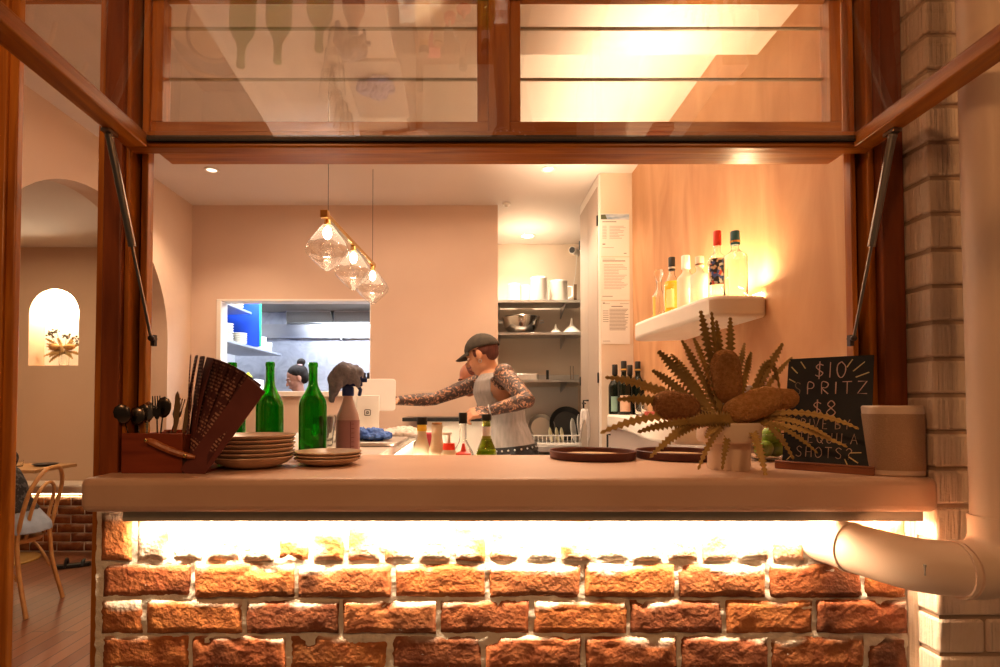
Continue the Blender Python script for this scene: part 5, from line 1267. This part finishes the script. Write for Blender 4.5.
# bracelet
w_=j['wr_l']; d_=(j['el_l']-j['wr_l']).normalized(); Rw=rot_to(d_)
MB().tube([w_+d_*.012+Rw@V((.030*math.cos(t),.030*math.sin(t),0)) for t in [2*PI*i/20 for i in range(20)]],.0035,6,True).build('bracelet',STEEL,root)
sh=MB()
for sd in ('l','r'):
    an=j['an_'+sd]; d_=V(J['toe_'+sd]).normalized(); sh.ell(an+d_*.05-V((0,0,.035)),(.15,.055,.052),frame((0,1,0))).build('shoe',BLACK,root); sh=MB()

# ---- second worker, face just showing behind the first
J=dict(pelvis=(.30,3.50,.93),chest=(.20,3.48,1.20),neck=(.115,3.46,1.345),head=(.030,3.44,1.440),chest_f=(-.95,.1,-.1),face=(-.94,-.10,-.30),
  sh_l=(.22,3.32,1.30),el_l=(.24,3.30,1.03),wr_l=(.10,3.30,.90),hd_l=(0,3.3,.88),pn_l=(0,1,0),sh_r=(.17,3.63,1.30),el_r=(.15,3.63,1.04),wr_r=(.06,3.60,.92),hd_r=(-.05,3.6,.9),pn_r=(0,-1,0),
  hp_l=(.30,3.42,.88),kn_l=(.27,3.41,.47),an_l=(.32,3.41,.09),toe_l=(-1,0,0),hp_r=(.30,3.58,.88),kn_r=(.27,3.59,.47),an_r=(.32,3.59,.09),toe_r=(-1,0,0))
root,j,F,H,rings=person('second person, whose face just shows behind the capped person',J,skinmat('skin_b',(.42,.17,.10),(.36,.14,.08)),.006,k=.92)
up=(j['neck']-j['pelvis']).normalized()
m=MB(); m.loft([(c,a*1.1,b*1.12) for c,a,b in rings[1:8]])
for sd in ('l','r'): rcone(m,j['sh_'+sd],j['sh_'+sd].lerp(j['el_'+sd],.5),.064,.056)
garment('shirt',m,.009,mat('dark_shirt',(.05,.045,.045),.8),root)
trousers(root,j,rings,mat('dark_trousers_b',(.03,.03,.035),.8),.92,up)
HC=j['head']; P=lambda x,y,z: HC+H@(V((x,y,z))*.92)
m=MB(); m.ell(P(0,-.030,.040),(.076,.085,.078),H); m.ell(P(0,-.06,-.01),(.066,.055,.06),H); garment('hair',m,.006,HAIR,root)
face_details(root,HC,H,.92)

# ---- cook in the kitchen, looking down
kz=EYE
J=dict(pelvis=(-1.40,4.78,.93),chest=(-1.42,4.78,1.18),neck=(-1.44,4.78,1.35),head=(-1.462,4.78,1.502),chest_f=(-.8,-.5,-.1),face=(-.80,-.42,-.38),
  sh_l=(-1.33,4.62,1.28),el_l=(-1.38,4.50,1.05),wr_l=(-1.55,4.42,1.0),hd_l=(-1.65,4.40,.98),pn_l=(0,0,-1),sh_r=(-1.54,4.92,1.28),el_r=(-1.66,4.90,1.04),wr_r=(-1.74,4.75,.98),hd_r=(-1.8,4.68,.96),pn_r=(0,0,-1),
  hp_l=(-1.37,4.71,.88),kn_l=(-1.38,4.70,.47),an_l=(-1.37,4.71,.09),toe_l=(-.8,-.5,0),hp_r=(-1.46,4.86,.88),kn_r=(-1.47,4.86,.47),an_r=(-1.46,4.86,.09),toe_r=(-.8,-.5,0))
root,j,F,H,rings=person('person with dark hair tied in a bun, looking down in the kitchen',J,skinmat('skin_c',(.50,.27,.19),(.44,.22,.15)),.005,k=.92)
up=(j['neck']-j['pelvis']).normalized()
m=MB(); m.loft([(c,a*1.1,b*1.12) for c,a,b in rings[1:8]])
for sd in ('l','r'): rcone(m,j['sh_'+sd],j['sh_'+sd].lerp(j['el_'+sd],.5),.064,.056)
garment('shirt',m,.009,mat('black_shirt',(.03,.03,.03),.8),root)
trousers(root,j,rings,mat('dark_trousers_c',(.03,.03,.035),.8),.92,up)
HC=j['head']; P=lambda x,y,z: HC+H@(V((x,y,z))*.92)
HB=mat('black_brown_hair',(.010,.006,.004),.85,0,(.022,.013,.009),80,.5,160)
m=MB(); m.ell(P(0,-.026,.046),(.074,.090,.076),H); m.ell(P(0,-.055,.0),(.068,.058,.066),H); m.ell(P(0,-.095,.128),(.036,.038,.034),H)
hr=garment('hair',m,.005,HB,root)
MB().tube([P(.030*math.cos(t),-.070+.022*math.sin(t),.104+.010*math.sin(t)) for t in [2*PI*i/16 for i in range(16)]],.011,8,True).build('hair_tie',mat('pink_tie',(.62,.36,.33),.8),hr)
face_details(root,HC,H,.92)

# ---- guest seated on the bentwood chair, cut off by the window post
J=dict(pelvis=(-2.81,3.52,.575),chest=(-2.97,3.52,.83),neck=(-3.11,3.52,.975),head=(-3.20,3.52,1.12),chest_f=(-1,.1,0),face=(-.9,.1,-.4),
  sh_l=(-3.06,3.34,.93),el_l=(-3.18,3.28,.72),wr_l=(-3.40,3.36,.80),hd_l=(-3.50,3.40,.81),pn_l=(0,0,-1),sh_r=(-3.04,3.70,.93),el_r=(-3.14,3.74,.72),wr_r=(-3.38,3.66,.80),hd_r=(-3.48,3.62,.81),pn_r=(0,0,-1),
  hp_l=(-2.86,3.42,.555),kn_l=(-3.28,3.40,.53),an_l=(-3.26,3.40,.09),toe_l=(-1,0,0),hp_r=(-2.86,3.62,.555),kn_r=(-3.28,3.66,.53),an_r=(-3.24,3.64,.09),toe_r=(-1,0,0))
root,j,F,H,rings=person('seated person in light blue jeans and a dark top, on the bentwood chair',J,skinmat('skin_d',(.55,.32,.22),(.5,.28,.18)),.006,k=.95)
up=(j['neck']-j['pelvis']).normalized()
m=MB(); m.loft([(c,a*1.1,b*1.12) for c,a,b in rings[2:8]])
for sd in ('l','r'): rcone(m,j['sh_'+sd],j['el_'+sd],.066,.052); rcone(m,j['el_'+sd],j['el_'+sd].lerp(j['wr_'+sd],.7),.052,.042)
garment('top',m,.009,mat('dark_patterned_top',(.02,.018,.02),.8,0,(.10,.09,.09),30,contrast=(.5,.55)),root)
m=MB(); m.loft([(c,a*1.06,b*1.08) for c,a,b in rings[0:4]]); 
for sd in ('l','r'): rcone(m,j['hp_'+sd],j['kn_'+sd],.104,.074); rcone(m,j['kn_'+sd],j['an_'+sd],.072,.062)
garment('jeans',m,.009,mat('light_denim',(.30,.36,.46),.85,0,(.40,.46,.56),18,.4,160),root,lambda v:(v-j['pelvis']).dot(up)>.10,3)
HC=j['head']; P=lambda x,y,z: HC+H@(V((x,y,z))*.95)
m=MB(); m.ell(P(0,-.028,.042),(.080,.092,.080),H); m.ell(P(0,-.06,-.04),(.072,.05,.09),H); garment('hair',m,.006,HB,root)
face_details(root,HC,H,.95)
# ================================================================== LIGHT AND CAMERA
def area(name, loc, rot, sx, sy, e, col=(1,.72,.45), spread=None):
    l = bpy.data.lights.new(name,'AREA'); l.shape='RECTANGLE'; l.size=sx; l.size_y=sy; l.energy=e; l.color=col
    if spread: l.spread = math.radians(spread)
    o = bpy.data.objects.new(name,l); C.objects.link(o); o.location=loc; o.rotation_euler=[math.radians(a) for a in rot]; return o
def point(name, loc, e, col=(1,.72,.45), r=.03):
    l = bpy.data.lights.new(name,'POINT'); l.energy=e; l.color=col; l.shadow_soft_size=r
    o = bpy.data.objects.new(name,l); C.objects.link(o); o.location=loc; return o
def spot(name, loc, e, ang, col=(1,.78,.52), r=.04, rot=(0,0,0)):
    l = bpy.data.lights.new(name,'SPOT'); l.energy=e; l.color=col; l.spot_size=math.radians(ang); l.spot_blend=.6; l.shadow_soft_size=r
    o = bpy.data.objects.new(name,l); C.objects.link(o); o.location=loc; o.rotation_euler=[math.radians(a) for a in rot]; return o
# under-counter strip: aimed down and back on the bricks
area('counter_strip_lamp', (.13,1.343,COUNTER-.100), (0,0,0), 1.82, .01, 25, (1,.78,.53))
area('bench_strip_lamp', (-.33,2.9,COUNTER-.05), (0,-30,0), .02, 1.9, 4, (1,.80,.55))
area('service_well_lamp', (0,1.885,COUNTER-.06), (40,0,0), .9, .02, 12, (1,.82,.6))
area('shelf_strip_lamp', (1.0,2.25,1.70), (180,0,-4), .02, .66, 15, (1,.74,.42))
for x,y in ((-1.6,3.46),(.5,3.45),(-.6,2.6),(.3,2.5)):
    spot('downlight_lamp', (x,y,2.735), 40, 120, (1,.73,.50), .05)
point('alcove_lamp', (.50,4.62,2.50), 4, (1,.82,.6), .05)
spot('alcove_spot', (.50,4.50,2.72), 55, 140, (1,.84,.64), .05)
area('bar_room_lamp', (-.5,3.0,2.68), (0,0,0), 1.8, 1.4, 18, (1,.73,.51))
area('kitchen_lamp', (-1.2,4.9,2.40), (20,0,0), 1.4, .5, 115, (.80,.88,1))
area('dining_lamp', (-3.6,3.6,2.68), (0,0,0), 1.6, 1.6, 30, (1,.74,.48))
point('niche_lamp', (-3.86,5.30,2.27), 20, (1,.88,.65), .03)
# added warm fill lights for the frontage, unseen above and behind the camera
point('frontage_fill', (-.9,-.6,2.9), 60, (1,.52,.23), .15)
point('frontage_fill', (1.3,-.8,2.9), 52, (1,.52,.23), .15)
area('ceiling_bounce_fill', (.62,2.5,2.05), (180,0,0), .1, 1.9, 10, (1,.78,.55), 85)  # added unseen uplight, stands for shelf light bounced onto the ceiling
w = bpy.data.worlds.new('night'); bpy.context.scene.world = w; w.use_nodes=True
w.node_tree.nodes['Background'].inputs[0].default_value=(1,.62,.36,1); w.node_tree.nodes['Background'].inputs[1].default_value=.06
cam = bpy.data.cameras.new('camera'); cam.sensor_width=36; cam.lens=560*36/1000; cam.shift_x=.032; cam.shift_y=.0715-.0147-.0015; cam.clip_start=.05
co = bpy.data.objects.new('camera',cam); C.objects.link(co); co.location=(0,0,EYE); co.rotation_euler=(PI/2+math.radians(1.5),0,0)
bpy.context.scene.camera = co
sc = bpy.context.scene
sc.view_settings.view_transform='Standard'; sc.view_settings.exposure=.08; sc.view_settings.gamma=.93
